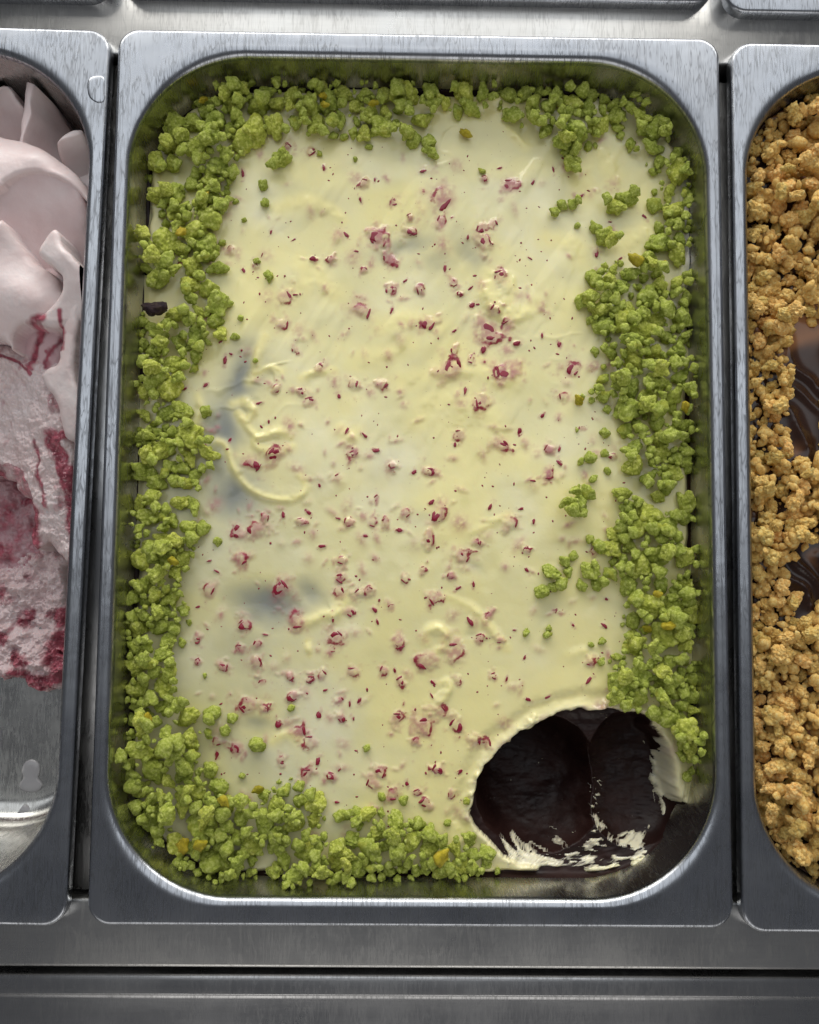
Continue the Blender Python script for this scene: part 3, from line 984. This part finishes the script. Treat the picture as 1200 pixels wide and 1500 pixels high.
GREEN = [crumb_mesh(i, 'green') for i in range(14)]
for m in GREEN: m.materials.append(M_GREEN)
NUTS = [crumb_mesh(40 + i, 'green', 3) for i in range(4)]
for m in NUTS: m.materials.append(M_NUT)
GOLD = [crumb_mesh(i, 'gold') for i in range(14)]
for m in GOLD: m.materials.append(M_GOLD)
LOW_G = []
for i in range(8):
    me = crumb_mesh(i, 'green', 2)
    LOW_G.append((np.array([p.co[:] for p in me.vertices]), ico(2)[1])); bpy.data.meshes.remove(me)
MID_G = []
for i in range(8):
    me = crumb_mesh(20 + i, 'green', 3)
    MID_G.append((np.array([p.co[:] for p in me.vertices]), ico(3)[1])); bpy.data.meshes.remove(me)
LOW_Y = []
for i in range(8):
    me = crumb_mesh(i, 'gold', 2)
    LOW_Y.append((np.array([p.co[:] for p in me.vertices]), ico(2)[1])); bpy.data.meshes.remove(me)


class Pile:
    """height map on which crumbs are dropped one after another"""
    def __init__(s, x0, x1, y0, y1, base, step=.0006):
        s.x0, s.y0, s.st = x0, y0, step
        s.nx, s.ny = int((x1 - x0) / step) + 1, int((y1 - y0) / step) + 1
        xs = x0 + np.arange(s.nx) * step; ys = y0 + np.arange(s.ny) * step
        XX, YY = np.meshgrid(xs, ys)
        s.X, s.Y = XX, YY
        s.h = base(XX, YY)

    def drop(s, x, y, r, sink=.25):
        i0, i1 = int((x - r - s.x0) / s.st), int((x + r - s.x0) / s.st) + 2
        j0, j1 = int((y - r - s.y0) / s.st), int((y + r - s.y0) / s.st) + 2
        i0, j0 = max(i0, 0), max(j0, 0)
        sl = (slice(j0, j1), slice(i0, i1))
        d = np.hypot(s.X[sl] - x, s.Y[sl] - y) / r
        m = d < .8
        if not m.any(): return None
        hh = s.h[sl]
        zr = np.percentile(hh[m], 70)
        zc = zr + r * .72 * (1 - sink)
        cap = zc + .62 * r * np.sqrt(np.maximum(1 - d * d, 0))
        s.h[sl] = np.where(d < .95, np.maximum(hh, cap), hh)
        return float(zc)


ZP = -.0175
INNER_L = [(250, 350), (280, 345), (300, 335), (330, 315), (350, 310), (380, 325), (400, 332), (430, 337), (460, 332), (490, 335), (505, 300), (530, 300), (550, 275),
           (580, 262), (610, 285), (650, 315), (680, 320), (700, 300), (740, 300), (770, 302), (800, 290), (830, 280), (860, 265), (900, 280), (930, 276), (960, 260),
           (1000, 270), (1030, 290), (1060, 310), (1080, 312), (1100, 290), (1130, 322), (1160, 345)]
INNER_B = [(345, 1162), (370, 1165), (400, 1148), (420, 1138), (450, 1148), (470, 1172), (480, 1210), (490, 1190), (520, 1184), (550, 1190), (580, 1188), (610, 1203), (640, 1218),
           (670, 1222), (690, 1225), (720, 1250), (726, 1262)]
INNER_R = [(200, 905), (230, 940), (260, 955), (300, 955), (340, 962), (365, 950), (390, 878), (410, 868), (440, 852), (470, 862), (500, 880), (530, 880), (560, 876), (580, 850),
           (600, 898), (630, 910), (660, 905), (690, 900), (720, 905), (760, 900), (790, 868), (810, 890), (830, 900), (870, 915), (900, 915), (940, 910), (970, 890),
           (1000, 882), (1030, 885), (1050, 955), (1080, 985), (1110, 992)]
INNER_T = [(345, 250), (350, 238), (370, 215), (400, 200), (430, 198), (460, 200), (500, 205), (530, 207), (560, 200), (590, 207), (620, 195), (650, 175), (690, 165), (735, 160), (760, 185),
           (800, 205), (830, 235), (860, 225), (885, 205), (905, 200)]
inner = [(x, y) for x, y in INNER_T] + [(x, y) for y, x in INNER_R] + [(1035, 1125), (1035, 1275), (740, 1300)] + [(x, y) for x, y in INNER_B[::-1]] + [(x, y) for y, x in INNER_L[::-1]]
inner = np.array(inner, float)
ISL = [(412, 232, 18), (400, 238, 9), (385, 272, 8), (388, 297, 9), (358, 322, 4), (376, 382, 5), (394, 404, 9), (374, 528, 4), (302, 602, 11), (632, 222, 14), (628, 206, 12), (706, 250, 6),
       (838, 298, 12), (822, 302, 9), (814, 309, 8), (846, 291, 8), (872, 334, 11), (884, 345, 14), (896, 352, 13), (908, 345, 9), (902, 303, 16), (890, 290, 10), (918, 292, 17), (930, 280, 9),
       (836, 236, 15), (832, 218, 14), (845, 246, 9), (824, 205, 15), (848, 738, 15), (832, 734, 14), (862, 722, 12), (846, 718, 13), (868, 702, 9), (866, 672, 9), (852, 676, 8), (886, 664, 6), (838, 748, 10), (856, 752, 8),
       (886, 632, 9), (846, 630, 5), (890, 690, 6), (806, 838, 15), (795, 866, 11), (812, 860, 10), (822, 856, 10), (832, 838, 9), (828, 822, 10), (842, 815, 8), (864, 838, 16), (852, 858, 10), (874, 856, 10), (870, 826, 8), (884, 850, 9), (895, 840, 12),
       (804, 920, 8), (802, 930, 6), (771, 928, 7), (882, 940, 6), (866, 944, 5), (880, 970, 8), (312, 1045, 12), (305, 1055, 9), (340, 1052, 8), (332, 1070, 8), (376, 1093, 12), (427, 1037, 6), (538, 1096, 6), (592, 1172, 7), (560, 1168, 6),
       (355, 1137, 5), (684, 1174, 7), (655, 1205, 6), (318, 792, 6), (636, 1228, 7), (865, 790, 9), (880, 800, 11), (872, 515, 8), (890, 600, 8), (846, 330, 5), (540, 215, 7), (468, 225, 5), (520, 233, 4), (605, 205, 12),
       (852, 440, 11), (863, 468, 7), (868, 405, 11), (345, 492, 8), (352, 465, 5), (330, 300, 7), (345, 295, 5), (340, 258, 9), (325, 355, 6), (300, 990, 4), (445, 1170, 7), (500, 1195, 12), (522, 1190, 12), (1010, 1075, 10), (1005, 1100, 12), (1012, 1130, 8), (1000, 1055, 13), (1002, 1088, 11), (1012, 1112, 10), (998, 1072, 10), (1008, 1140, 9), (996, 1104, 6)]
NUT_PX = [(682, 195, 12), (478, 165, 10), (272, 350, 10), (475, 150, 8), (926, 386, 14), (848, 586, 11), (968, 395, 9), (945, 920, 9), (970, 915, 12), (335, 1164, 10), (378, 1155, 10), (275, 1230, 14), (646, 1246, 14), (305, 295, 9), (262, 822, 10), (302, 1225, 13), (225, 1050, 12), (995, 600, 9), (300, 152, 9), (958, 870, 8), (548, 160, 9)]

GRP_BAND = 'green crumbs heaped along the pan walls'
GRP_LOOSE = 'green crumbs strewn on the open cream'
gpile = Pile(-.121, .121, -.171, .171, lambda x, y: cream_z(np.clip(x, -half_w(y, .0015), half_w(y, .0015)), np.clip(y, -.1678, .1678)))
cand = []
for x, y, r in ISL:
    cand.append((x, y, r, 'loose'))
for x, y, r in NUT_PX:
    cand.append((x, y, r, 'nut'))
# fill the band by dart throwing, large chunks first
placed = [(228, 452, 30)]


gx0, gx1, gy0, gy1 = 180, 1035, 105, 1305
tries = 26000
BX = RNG.uniform(gx0, gx1, tries); BY = RNG.uniform(gy0, gy1, tries)
WX, WY = P(BX, BY, ZP)
SDP = -sd_pan(WX, WY); SDI = sdpoly(BX, BY, inner); SDH = sdpoly(WX, WY, HOLE)
DENS = fbm(BX / 55, BY / 55, 0, 333, 2)
for i in range(tries):
    f = i / tries
    r = (20 - 7 * f / .10) if f < .10 else ((13 - 4 * (f - .1) / .2) if f < .3 else max(9 - 6.2 * (f - .3) / .7, 2.6))
    r *= RNG.uniform(.82, 1.15)
    if SDP[i] < r * .78 * PXM + .0003 or SDI[i] < r * .35 or SDH[i] < .001: continue
    if DENS[i] < -.35 and f > .15: continue
    k = .66 if f < .3 else .60
    if any((BX[i] - a) ** 2 + (BY[i] - b) ** 2 < (k * (r + c)) ** 2 for a, b, c in placed): continue
    placed.append((BX[i], BY[i], r))
    cand.append((BX[i], BY[i], r, 'band'))
# second helping piled on top of the widest heaps
top_n = 0
for i in range(2600):
    x, y = RNG.uniform(gx0, gx1), RNG.uniform(gy0, gy1)
    wx, wy = pxy(x, y, ZP)
    r = RNG.uniform(6, 14)
    if math.hypot(x - 228, y - 452) < 34 or -float(sd_pan(np.array(wx), np.array(wy))) < .0045 or float(sdpoly(np.array(x), np.array(y), inner)) < 22: continue
    if float(sdpoly(np.array(wx), np.array(wy), HOLE)) < .002: continue
    cand.append((x, y, r, 'band')); top_n += 1
    if top_n > 150: break
def band_label(x, y):
    side = max((-x - .119, 'beside the torn pink gelato pan'), (x - .119, 'beside the golden crumb pan'),
               (y - .1694, 'below the far crossbar'), (-y - .1694, 'nearest the front panel'))[1]
    return 'rough green crumb heaped at the pan wall ' + side


nutlist = [c for c in cand if c[3] == 'nut']
bandc = [c for c in cand if c[3] == 'band']; loosec = [c for c in cand if c[3] == 'loose']
thr = sorted([c[2] for c in bandc + loosec], reverse=True)[299]
vs, fs, off = [], [], 0
n_ind = 0
for (x, y, r, k) in loosec + bandc[:len(bandc) - top_n] + nutlist + bandc[len(bandc) - top_n:]:
    wx, wy = pxy(x, y, ZP)
    R = r * PXM * (1.12 if k != 'nut' else 1.0)
    lim = -float(sd_pan(np.array(wx), np.array(wy))) - .0003
    z = gpile.drop(wx, wy, R, sink=.34 if k != 'nut' else .1)
    if z is None: continue
    # the higher it sits the closer it is to the lens: keep it where the photo shows it
    if k == 'loose': wx, wy = pxy(x, y, z)
    rot = (random.uniform(-.5, .5), random.uniform(-.5, .5), random.uniform(0, 6.28))
    if k == 'nut':
        o = obj('pistachio_piece', NUTS[random.randrange(4)], label='yellow-green shelled pistachio piece among the green crumbs', cat='nut', group='pistachio pieces among the crumbs')
        o.location = (wx, wy, z); o.rotation_euler = rot; o.scale = (R * 1.05, R * .8, R * .8)
    elif r >= thr and n_ind < 300:
        o = obj('green_crumb', GREEN[random.randrange(14)],
                label=band_label(wx, wy) if k == 'band' else 'rough green pistachio crumb strewn on the open cream',
                cat='crumb', group=GRP_BAND if k == 'band' else GRP_LOOSE)
        o.location = (wx, wy, z); o.rotation_euler = rot; o.scale = (R, R, R)
        n_ind += 1
    else:
        v, f = (MID_G if r > 6.5 else LOW_G)[random.randrange(8)]
        mm = np.array(Euler(rot).to_matrix())
        vs.append((v * R) @ mm.T + (wx, wy, z)); fs.append(f + off); off += len(v)
obj('fine_green_crumbs', new_mesh('fine_green_crumbs', np.concatenate(vs), np.concatenate(fs)), M_GREENF, kind='stuff',
    label='fine green crumbs filling in between the larger crumbs', cat='crumbs')
print('green individuals', n_ind, 'fine', len(vs), 'fruit', nfr)
# one dark skinned nut against the wall
x, y = pxy(227, 452, -.0115)
me = crumb_mesh(61, 'green', 4); me.materials.append(M_NUTSKIN)
o = obj('pistachio_kernel', me, label='whole pistachio with dark purple skin against the pan wall', cat='nut')
o.location = (x, y, -.0120); o.scale = (.0056, .0044, .0050); o.rotation_euler = (.2, .1, .2)

# ------------------------------------------------------------------ right pan: chocolate sauce under golden crumbs
RM2 = Matrix.Translation(Vector(Rloc)) @ Matrix.Rotation(Rrz, 4, 'Z')


def side_half_w(y, w, h, r):
    k = np.clip(np.abs(y) - (h - r), 0, r)
    return w - r + np.sqrt(np.maximum(r * r - k * k, 0))


RW, RH = LW / 2 * MM - .0066, .1694
ZS = -.0175


def sauce():
    ny, nx = 360, 150
    ins = .0018
    yy = np.linspace(-(RH - ins), RH - ins, ny); u = np.linspace(-1, 1, nx)
    X = u[None, :] * side_half_w(yy, RW - ins, RH - ins, .0465 - ins)[:, None]; Y = np.repeat(yy[:, None], nx, 1)
    wv = fbm(X * 40, Y * 40, 0, 21, 2)
    rid = np.abs(np.sin((X * .9 + Y * .35) * 260 + 4.5 * wv))
    z = ZS + .0022 * (1 - rid ** .6) + .002 * fbm(X * 25, Y * 25, 0, 22, 2)
    sw = np.clip(ss(.1, .5, fbm(X * 45 + 2 * wv, Y * 30, 0, 23, 3)) * 1.0, 0, 1)
    low_z = np.full_like(z, -.066)
    co = np.concatenate([np.stack([X, Y, z], -1).reshape(-1, 3), np.stack([X * .94, Y * .97, low_z], -1).reshape(-1, 3)])
    n = ny * nx
    per = np.concatenate([np.arange(nx), np.arange(1, ny) * nx + nx - 1, (ny - 1) * nx + np.arange(nx - 2, -1, -1), np.arange(ny - 2, 0, -1) * nx])
    skirt = np.stack([per, np.roll(per, -1), n + np.roll(per, -1), n + per], -1)[:, ::-1]
    gf = grid_faces(ny, nx)
    f = np.concatenate([gf, gf[:, ::-1] + n, skirt])
    o = obj('chocolate_sauce', new_mesh('chocolate_sauce', co, f, True, {'swirl': np.concatenate([sw.ravel(), sw.ravel()])}), M_SAUCE,
            label='swirled dark chocolate sauce showing between the golden crumbs', cat='sauce')
    o.location = Rloc; o.rotation_euler = (0, 0, Rrz)
    return o


sauce()
ypile = Pile(-RW - .002, RW + .002, -RH - .002, RH + .002, lambda x, y: np.full(x.shape, ZS))
BARE = [(1198, 500, 34, 46), (1196, 615, 30, 62), (1200, 560, 30, 60), (1196, 845, 32, 36), (1215, 520, 40, 60), (1210, 840, 40, 50), (1190, 890, 14, 16)]
cands = []
tries = 30000
gx = RNG.uniform(-RW, RW, tries); gy = RNG.uniform(-RH, RH, tries)
cr, sr = math.cos(Rrz), math.sin(Rrz)
WX, WY = Rloc[0] + gx * cr - gy * sr, Rloc[1] + gx * sr + gy * cr
PX, PY = Q(WX, WY, np.full(tries, -.008))
qx, qy = np.abs(gx) - (RW - .0465), np.abs(gy) - (RH - .0465)
SDR = -(np.hypot(np.maximum(qx, 0), np.maximum(qy, 0)) + np.minimum(np.maximum(qx, qy), 0) - .0465)
pl = []
bare = np.zeros(tries, bool)
for cx, cy, a, b in BARE:
    bare |= ((PX - cx) / a) ** 2 + ((PY - cy) / b) ** 2 < 1 + .35 * fbm(PX / 14, PY / 14, 0, 44, 2)
for i in range(tries):
    f = i / tries
    r = (5.0 - 1.6 * f / .1) if f < .1 else max(3.4 - 2.5 * (f - .1) / .8, .9)
    r *= RNG.uniform(.8, 1.15) * MM
    if SDR[i] < r * .8 + .001 or bare[i]: continue
    if any((gx[i] - a) ** 2 + (gy[i] - b) ** 2 < (.66 * (r + c)) ** 2 for a, b, c in pl): continue
    pl.append((gx[i], gy[i], r)); cands.append((gx[i], gy[i], r, PX[i], PY[i]))
for i in range(9000):                                  # upper layer
    a, b = RNG.uniform(-RW, RW), RNG.uniform(-RH, RH)
    x0, y0 = Rloc[0] + a * cr - b * sr, Rloc[1] + a * sr + b * cr
    p, q = Q(np.array(x0), np.array(y0), np.array(-.006))
    r = RNG.uniform(1.6, 4.2) * MM
    qx, qy = abs(a) - (RW - .0465), abs(b) - (RH - .0465)
    sdv = -(math.hypot(max(qx, 0), max(qy, 0)) + min(max(qx, qy), 0) - .0465)
    if sdv < r * .8 + .001: continue
    if any(((p - cx) / (aa + 6)) ** 2 + ((q - cy) / (bb + 6)) ** 2 < 1 for cx, cy, aa, bb in BARE): continue
    cands.append((a, b, r, float(p), float(q)))
    if i > 2300: break
vis = sorted([c[2] for c in cands if c[3] < 1206], reverse=True)
thr = vis[min(299, len(vis) - 1)]
vs, fs, off, n_gold = [], [], 0, 0
for a, b, r, p, q in cands:
    z = ypile.drop(a, b, r, sink=.28)
    if z is None: continue
    x, y = Rloc[0] + a * cr - b * sr, Rloc[1] + a * sr + b * cr
    rot = (random.uniform(-.9, .9), random.uniform(-.9, .9), random.uniform(0, 6.28))
    R = r * 1.15
    if p < 1206 and r >= thr and n_gold < 300:
        o = obj('golden_crumb', GOLD[random.randrange(14)], label='golden crumb bordering the bare patch of chocolate sauce' if any(((p - cx) / (aa + 16)) ** 2 + ((q - cy) / (bb + 16)) ** 2 < 1 for cx, cy, aa, bb in BARE)
                else 'golden biscuit crumb packed among others in the steel pan', cat='crumb', group='golden crumbs heaped on chocolate')
        o.location = (x, y, z); o.rotation_euler = rot; o.scale = (R, R, R); n_gold += 1
    else:
        v, f = LOW_Y[random.randrange(8)]
        mm = np.array(Euler(rot).to_matrix())
        vs.append((v * R) @ mm.T + (x, y, z)); fs.append(f + off); off += len(v)
obj('fine_golden_crumbs', new_mesh('fine_golden_crumbs', np.concatenate(vs), np.concatenate(fs)), M_GOLDF, kind='stuff',
    label='fine golden crumbs filling the pan around the larger crumbs', cat='crumbs')
print('gold individuals', n_gold, 'fine', len(vs))

# ------------------------------------------------------------------ left pan: torn raspberry gelato
LWi, LHi = LW / 2 * MM - .007, .1694
cl, sl = math.cos(Lrz), math.sin(Lrz)


def to_left(x, y):
    dx, dy = x - Lloc[0], y - Lloc[1]
    return dx * cl + dy * sl, -dx * sl + dy * cl


def left_gelato():
    ins = .0030
    ny = 860
    yloc = np.linspace(pxy(60, 1030, -.06)[1] - Lloc[1], LHi - ins, ny)
    u = np.unique(np.concatenate([np.linspace(-1, -.15, 25), np.linspace(-.15, 1, 320)]))
    nx = len(u)
    A = u[None, :] * side_half_w(yloc, LWi - ins, LHi - ins, .0455 - ins)[:, None]; B = np.repeat(yloc[:, None], nx, 1)
    X = Lloc[0] + A * cl - B * sl; Y = Lloc[1] + A * sl + B * cl
    H = np.full_like(X, -.0815)
    pink = np.zeros_like(X); rip = np.zeros_like(X)

    def layer(poly, z_ref, ctrl, R=4.0, rough=0.0, rs=1.0, warp=2.0, pk=0.0, seed=0, n=4):
        """poly: photo outline; ctrl: (px, py, z mm) heights; R: rounding of the lip in mm"""
        nonlocal H, pink
        poly = spline(poly, n)
        gx_, gy_ = P(poly[:, 0], poly[:, 1], z_ref * MM)
        w1 = fbm(X * 110, Y * 110, 0, 800 + seed, 3) * warp * MM; w2 = fbm(X * 110, Y * 110, 3, 820 + seed, 3) * warp * MM
        sd = sdpoly(X + w1, Y + w2, np.stack([gx_, gy_], -1))
        cp = np.array([(*pxy(cx, cy, cz * MM), cz) for cx, cy, cz in ctrl]) * np.array([1000, 1000, 1])
        K = np.hypot(cp[:, None, 0] - cp[None, :, 0], cp[:, None, 1] - cp[None, :, 1])
        phi = lambda q: q * q * np.log(q + 1e-9)
        nn = len(cp)
        Am = np.zeros((nn + 3, nn + 3)); Am[:nn, :nn] = phi(K) + np.eye(nn) * 4.0
        Am[:nn, nn] = 1; Am[:nn, nn + 1:] = cp[:, :2]; Am[nn:, :nn] = Am[:nn, nn:].T
        sol = np.linalg.lstsq(Am, np.concatenate([cp[:, 2], [0, 0, 0]]), rcond=None)[0]
        h = sol[nn] + sol[nn + 1] * X * 1000 + sol[nn + 2] * Y * 1000
        for j in range(nn):
            h = h + sol[j] * phi(np.hypot(X * 1000 - cp[j, 0], Y * 1000 - cp[j, 1]))
        h = np.clip(h, cp[:, 2].min() - 3, cp[:, 2].max() + 1.5)
        t = np.clip(-sd / (R * MM), 0, 1)
        h = h - R * (1 - np.sqrt(1 - (1 - t) ** 2))
        if rough: h = h + rough * fbm(X * 200 * rs, Y * 200 * rs, 0, 840 + seed, 5, .58)
        h = h * MM
        m = (sd < 0) & (h > H)
        H = np.where(m, h, H)
        pink = np.where(m, pk, pink)
        return m

    def streak(pts, z, wpx, amt=1.0, mask=None):
        nonlocal rip
        g = spline(pts, 5, False); a, b = P(g[:, 0], g[:, 1], z * MM)
        d, t = dline(X + fbm(X * 160, Y * 160, 0, 860, 3) * .0025, Y + fbm(X * 160, Y * 160, 7, 861, 3) * .0025, np.stack([a, b], -1))
        v = amt * np.exp(-(d / (wpx * PXM)) ** 2)
        rip = np.maximum(rip, v if mask is None else v * mask)

    # residue on the floor, then a darker sheet painting shade into the hollow
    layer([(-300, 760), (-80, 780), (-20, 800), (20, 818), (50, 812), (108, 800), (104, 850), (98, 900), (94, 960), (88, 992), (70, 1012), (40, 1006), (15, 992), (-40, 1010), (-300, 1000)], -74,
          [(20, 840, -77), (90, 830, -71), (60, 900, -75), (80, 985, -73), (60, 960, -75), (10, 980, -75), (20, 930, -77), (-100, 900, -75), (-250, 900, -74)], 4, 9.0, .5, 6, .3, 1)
    mh = layer([(-300, 680), (50, 690), (80, 760), (70, 830), (20, 850), (-300, 840)], -77,
               [(0, 740, -76), (40, 780, -77), (10, 820, -77), (-150, 760, -75)], 3, 3.0, .6, 4, .8, 12)
    rip = np.where(mh, .55 + .5 * fbm(X * 130, Y * 130, 0, 871, 3), rip)  # deep red of the smeared residue also stands in for the hollow's shade
    # rough scooped face
    layer([(-300, 500), (60, 500), (112, 560), (112, 700), (108, 790), (100, 818), (72, 812), (60, 796), (52, 800), (40, 808), (32, 796), (40, 770), (34, 738), (14, 722), (-5, 700), (-40, 690), (-300, 700)], -42,
          [(20, 560, -34), (90, 640, -33), (100, 780, -44), (60, 690, -40), (10, 640, -44), (-20, 690, -52), (70, 800, -47), (40, 790, -48), (-200, 600, -45)], 5, 3.6, .8, 3, .12, 2)
    # smooth recess behind the tongue
    layer([(-300, 440), (90, 440), (96, 500), (86, 545), (60, 570), (20, 560), (-60, 560), (-300, 540)], -30,
          [(10, 480, -29), (70, 480, -25), (60, 540, -33), (10, 545, -37), (-150, 500, -34)], 5, .5, .5, 2, .75, 3)
    # back pieces at the far end
    layer([(-300, 95), (-60, 95), (-5, 112), (18, 130), (32, 150), (48, 180), (56, 240), (-60, 260), (-300, 260)], -26,
          [(0, 125, -21), (30, 165, -24), (45, 200, -34), (-100, 150, -24)], 3, .35, .5, 1.2, .1, 4)
    layer([(50, 132), (58, 130), (70, 140), (88, 175), (108, 222), (112, 260), (50, 260), (42, 215), (46, 170)], -22,
          [(53, 134, -15), (50, 170, -15), (46, 215, -18), (64, 160, -21), (90, 215, -32), (105, 250, -36)], 2.2, .3, .5, .8, .12, 5)
    layer([(86, 226), (104, 202), (118, 197), (128, 204), (127, 240), (122, 270), (95, 270)], -18,
          [(95, 222, -17), (118, 202, -14), (124, 225, -20), (110, 250, -25)], 2.0, .3, .5, .8, .08, 6)
    # main rolled lobe: smooth hollow face, then the lit shoulder that overhangs it
    layer([(-300, 240), (-60, 240), (60, 240), (110, 262), (129, 300), (128, 345), (120, 372), (60, 420), (-60, 420), (-300, 420)], -18,
          [(0, 280, -13), (60, 268, -12), (100, 285, -13), (124, 300, -14), (30, 310, -17), (70, 320, -18), (112, 335, -18), (20, 350, -21), (70, 372, -25), (112, 365, -24),
           (-120, 330, -18), (-250, 300, -16)], 3.0, .15, .3, 1.0, .22, 7)
    layer([(-300, 190), (-60, 185), (0, 193), (40, 203), (72, 222), (100, 244), (120, 268), (129, 296), (124, 294), (108, 276), (88, 262), (62, 254), (34, 257), (12, 268), (0, 278), (-60, 290), (-300, 320)], -10,
          [(0, 196, -15), (50, 208, -14), (100, 248, -13), (0, 235, -8), (50, 232, -8), (90, 254, -9), (122, 285, -12), (10, 266, -8), (55, 252, -8.5), (-80, 240, -8), (-250, 250, -9)], 2.2, .25, .5, .7, .06, 11)
    # lower fold with its upturned flap
    layer([(-300, 330), (-60, 322), (4, 330), (14, 330), (26, 352), (44, 378), (74, 400), (84, 420), (110, 450), (104, 470), (62, 476), (30, 474), (12, 486), (6, 505), (-30, 490), (-300, 480)], -14,
          [(8, 336, -8), (30, 372, -13), (70, 405, -17), (20, 420, -10), (60, 440, -13), (80, 465, -18), (10, 470, -15), (-100, 400, -11)], 3.2, .3, .5, 1.2, .04, 8)
    layer([(58, 372), (74, 348), (86, 340), (94, 346), (97, 362), (112, 380), (126, 402), (130, 430), (126, 452), (104, 470), (70, 474), (52, 468), (40, 462), (62, 448), (84, 430), (92, 408), (84, 396)], -10,
          [(84, 346, -5), (94, 372, -4), (112, 392, -5), (124, 430, -8), (108, 455, -12), (70, 468, -14), (90, 420, -9)], 3.0, .3, .5, 1.0, .0, 9)
    # hanging tongue
    layer([(100, 440), (128, 430), (129, 448), (120, 476), (112, 505), (108, 540), (114, 570), (116, 600), (112, 625), (98, 642), (80, 634), (78, 612), (72, 585), (54, 555), (48, 545), (62, 536), (80, 530), (88, 505), (90, 480)], -17,
          [(112, 450, -11), (100, 500, -15), (95, 550, -18), (98, 600, -21), (90, 630, -25), (60, 546, -22)], 3.2, .4, .6, 1.2, .02, 10)
    # red ripple
    streak([(40, 535), (50, 510), (66, 490), (84, 478)], -27, 7, .9)
    streak([(60, 530), (74, 512), (86, 500)], -27, 5, .8)
    streak([(0, 518), (22, 528), (48, 548)], -32, 4, 1.0)
    streak([(80, 645), (96, 690), (104, 740), (104, 800)], -38, 13, 1.25)
    streak([(98, 640), (84, 668), (100, 690)], -36, 9, 1.1)
    streak([(52, 650), (56, 690), (66, 740)], -40, 5, .8)
    streak([(48, 752), (44, 785), (38, 806)], -47, 15, 1.3)
    streak([(115, 470), (112, 520)], -30, 4, .9)
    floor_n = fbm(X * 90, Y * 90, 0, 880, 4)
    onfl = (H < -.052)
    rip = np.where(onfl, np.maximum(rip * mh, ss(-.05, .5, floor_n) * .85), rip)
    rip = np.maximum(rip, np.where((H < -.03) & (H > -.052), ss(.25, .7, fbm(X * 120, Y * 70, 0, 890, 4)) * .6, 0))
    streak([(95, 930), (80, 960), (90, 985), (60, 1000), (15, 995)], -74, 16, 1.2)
    co = np.stack([A, B, H], -1).reshape(-1, 3)
    # keep the sheet just under the pan floor where nothing is left
    f = grid_faces(ny, nx)
    keep = (H.ravel()[f] > -.0805).any(1)
    f = f[keep]
    used = np.unique(f); rm = np.full(ny * nx, -1); rm[used] = np.arange(len(used))
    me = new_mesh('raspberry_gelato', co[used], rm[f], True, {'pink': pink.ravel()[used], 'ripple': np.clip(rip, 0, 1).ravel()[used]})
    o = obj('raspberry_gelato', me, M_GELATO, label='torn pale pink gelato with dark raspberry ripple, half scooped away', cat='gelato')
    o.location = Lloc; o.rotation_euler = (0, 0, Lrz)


left_gelato()


# melted drops on the bare floor, dried splash on the rim
def puddle(name, pts_px, z, h, mat, **kw):
    g = spline(pts_px, 6)
    gx_, gy_ = P(g[:, 0], g[:, 1], z)
    c = np.array([gx_.mean(), gy_.mean()])
    n = len(gx_); co = []; rings = ((1.0, 0), (.96, .45), (.86, .8), (.6, 1.0), (.25, 1.05))
    for s, hh in rings:
        for i in range(n):
            co.append((c[0] + (gx_[i] - c[0]) * s, c[1] + (gy_[i] - c[1]) * s, z + h * hh))
    f = []
    for j in range(len(rings) - 1):
        for i in range(n):
            a, b = j * n + i, j * n + (i + 1) % n
            f.append((a, b, b + n, a + n))
    f.append(tuple((len(rings) - 1) * n + i for i in range(n))); f.append(tuple(range(n))[::-1])
    return obj(name, new_mesh(name, co, f), mat, **kw)


puddle('melted_drop', [(32, 1128), (37, 1116), (48, 1112), (58, 1119), (59, 1131), (57, 1140), (63, 1150), (56, 1159), (44, 1161), (32, 1158), (28, 1149), (34, 1140)], -.0800, .0012, M_MILK,
       label='milky melted drop on the bare pan floor', cat='puddle')
puddle('melted_smear', [(-40, 1225), (0, 1205), (28, 1190), (36, 1178), (46, 1184), (52, 1196), (40, 1206), (14, 1222), (-30, 1250)], -.0795, .0016, M_MILK,
       label='curved milky smear where the bare floor bends up', cat='puddle')
sp = puddle('dried_splash', [(128, 128), (130, 116), (140, 111), (152, 113), (153, 130), (152, 148), (142, 150), (131, 142)], .0000, .00035, M_RIM)
mw = sp.matrix_world.copy()
sp.parent = left_pan
sp.matrix_parent_inverse = (Matrix.Translation(Vector(Lloc)) @ Matrix.Rotation(Lrz, 4, 'Z')).inverted()
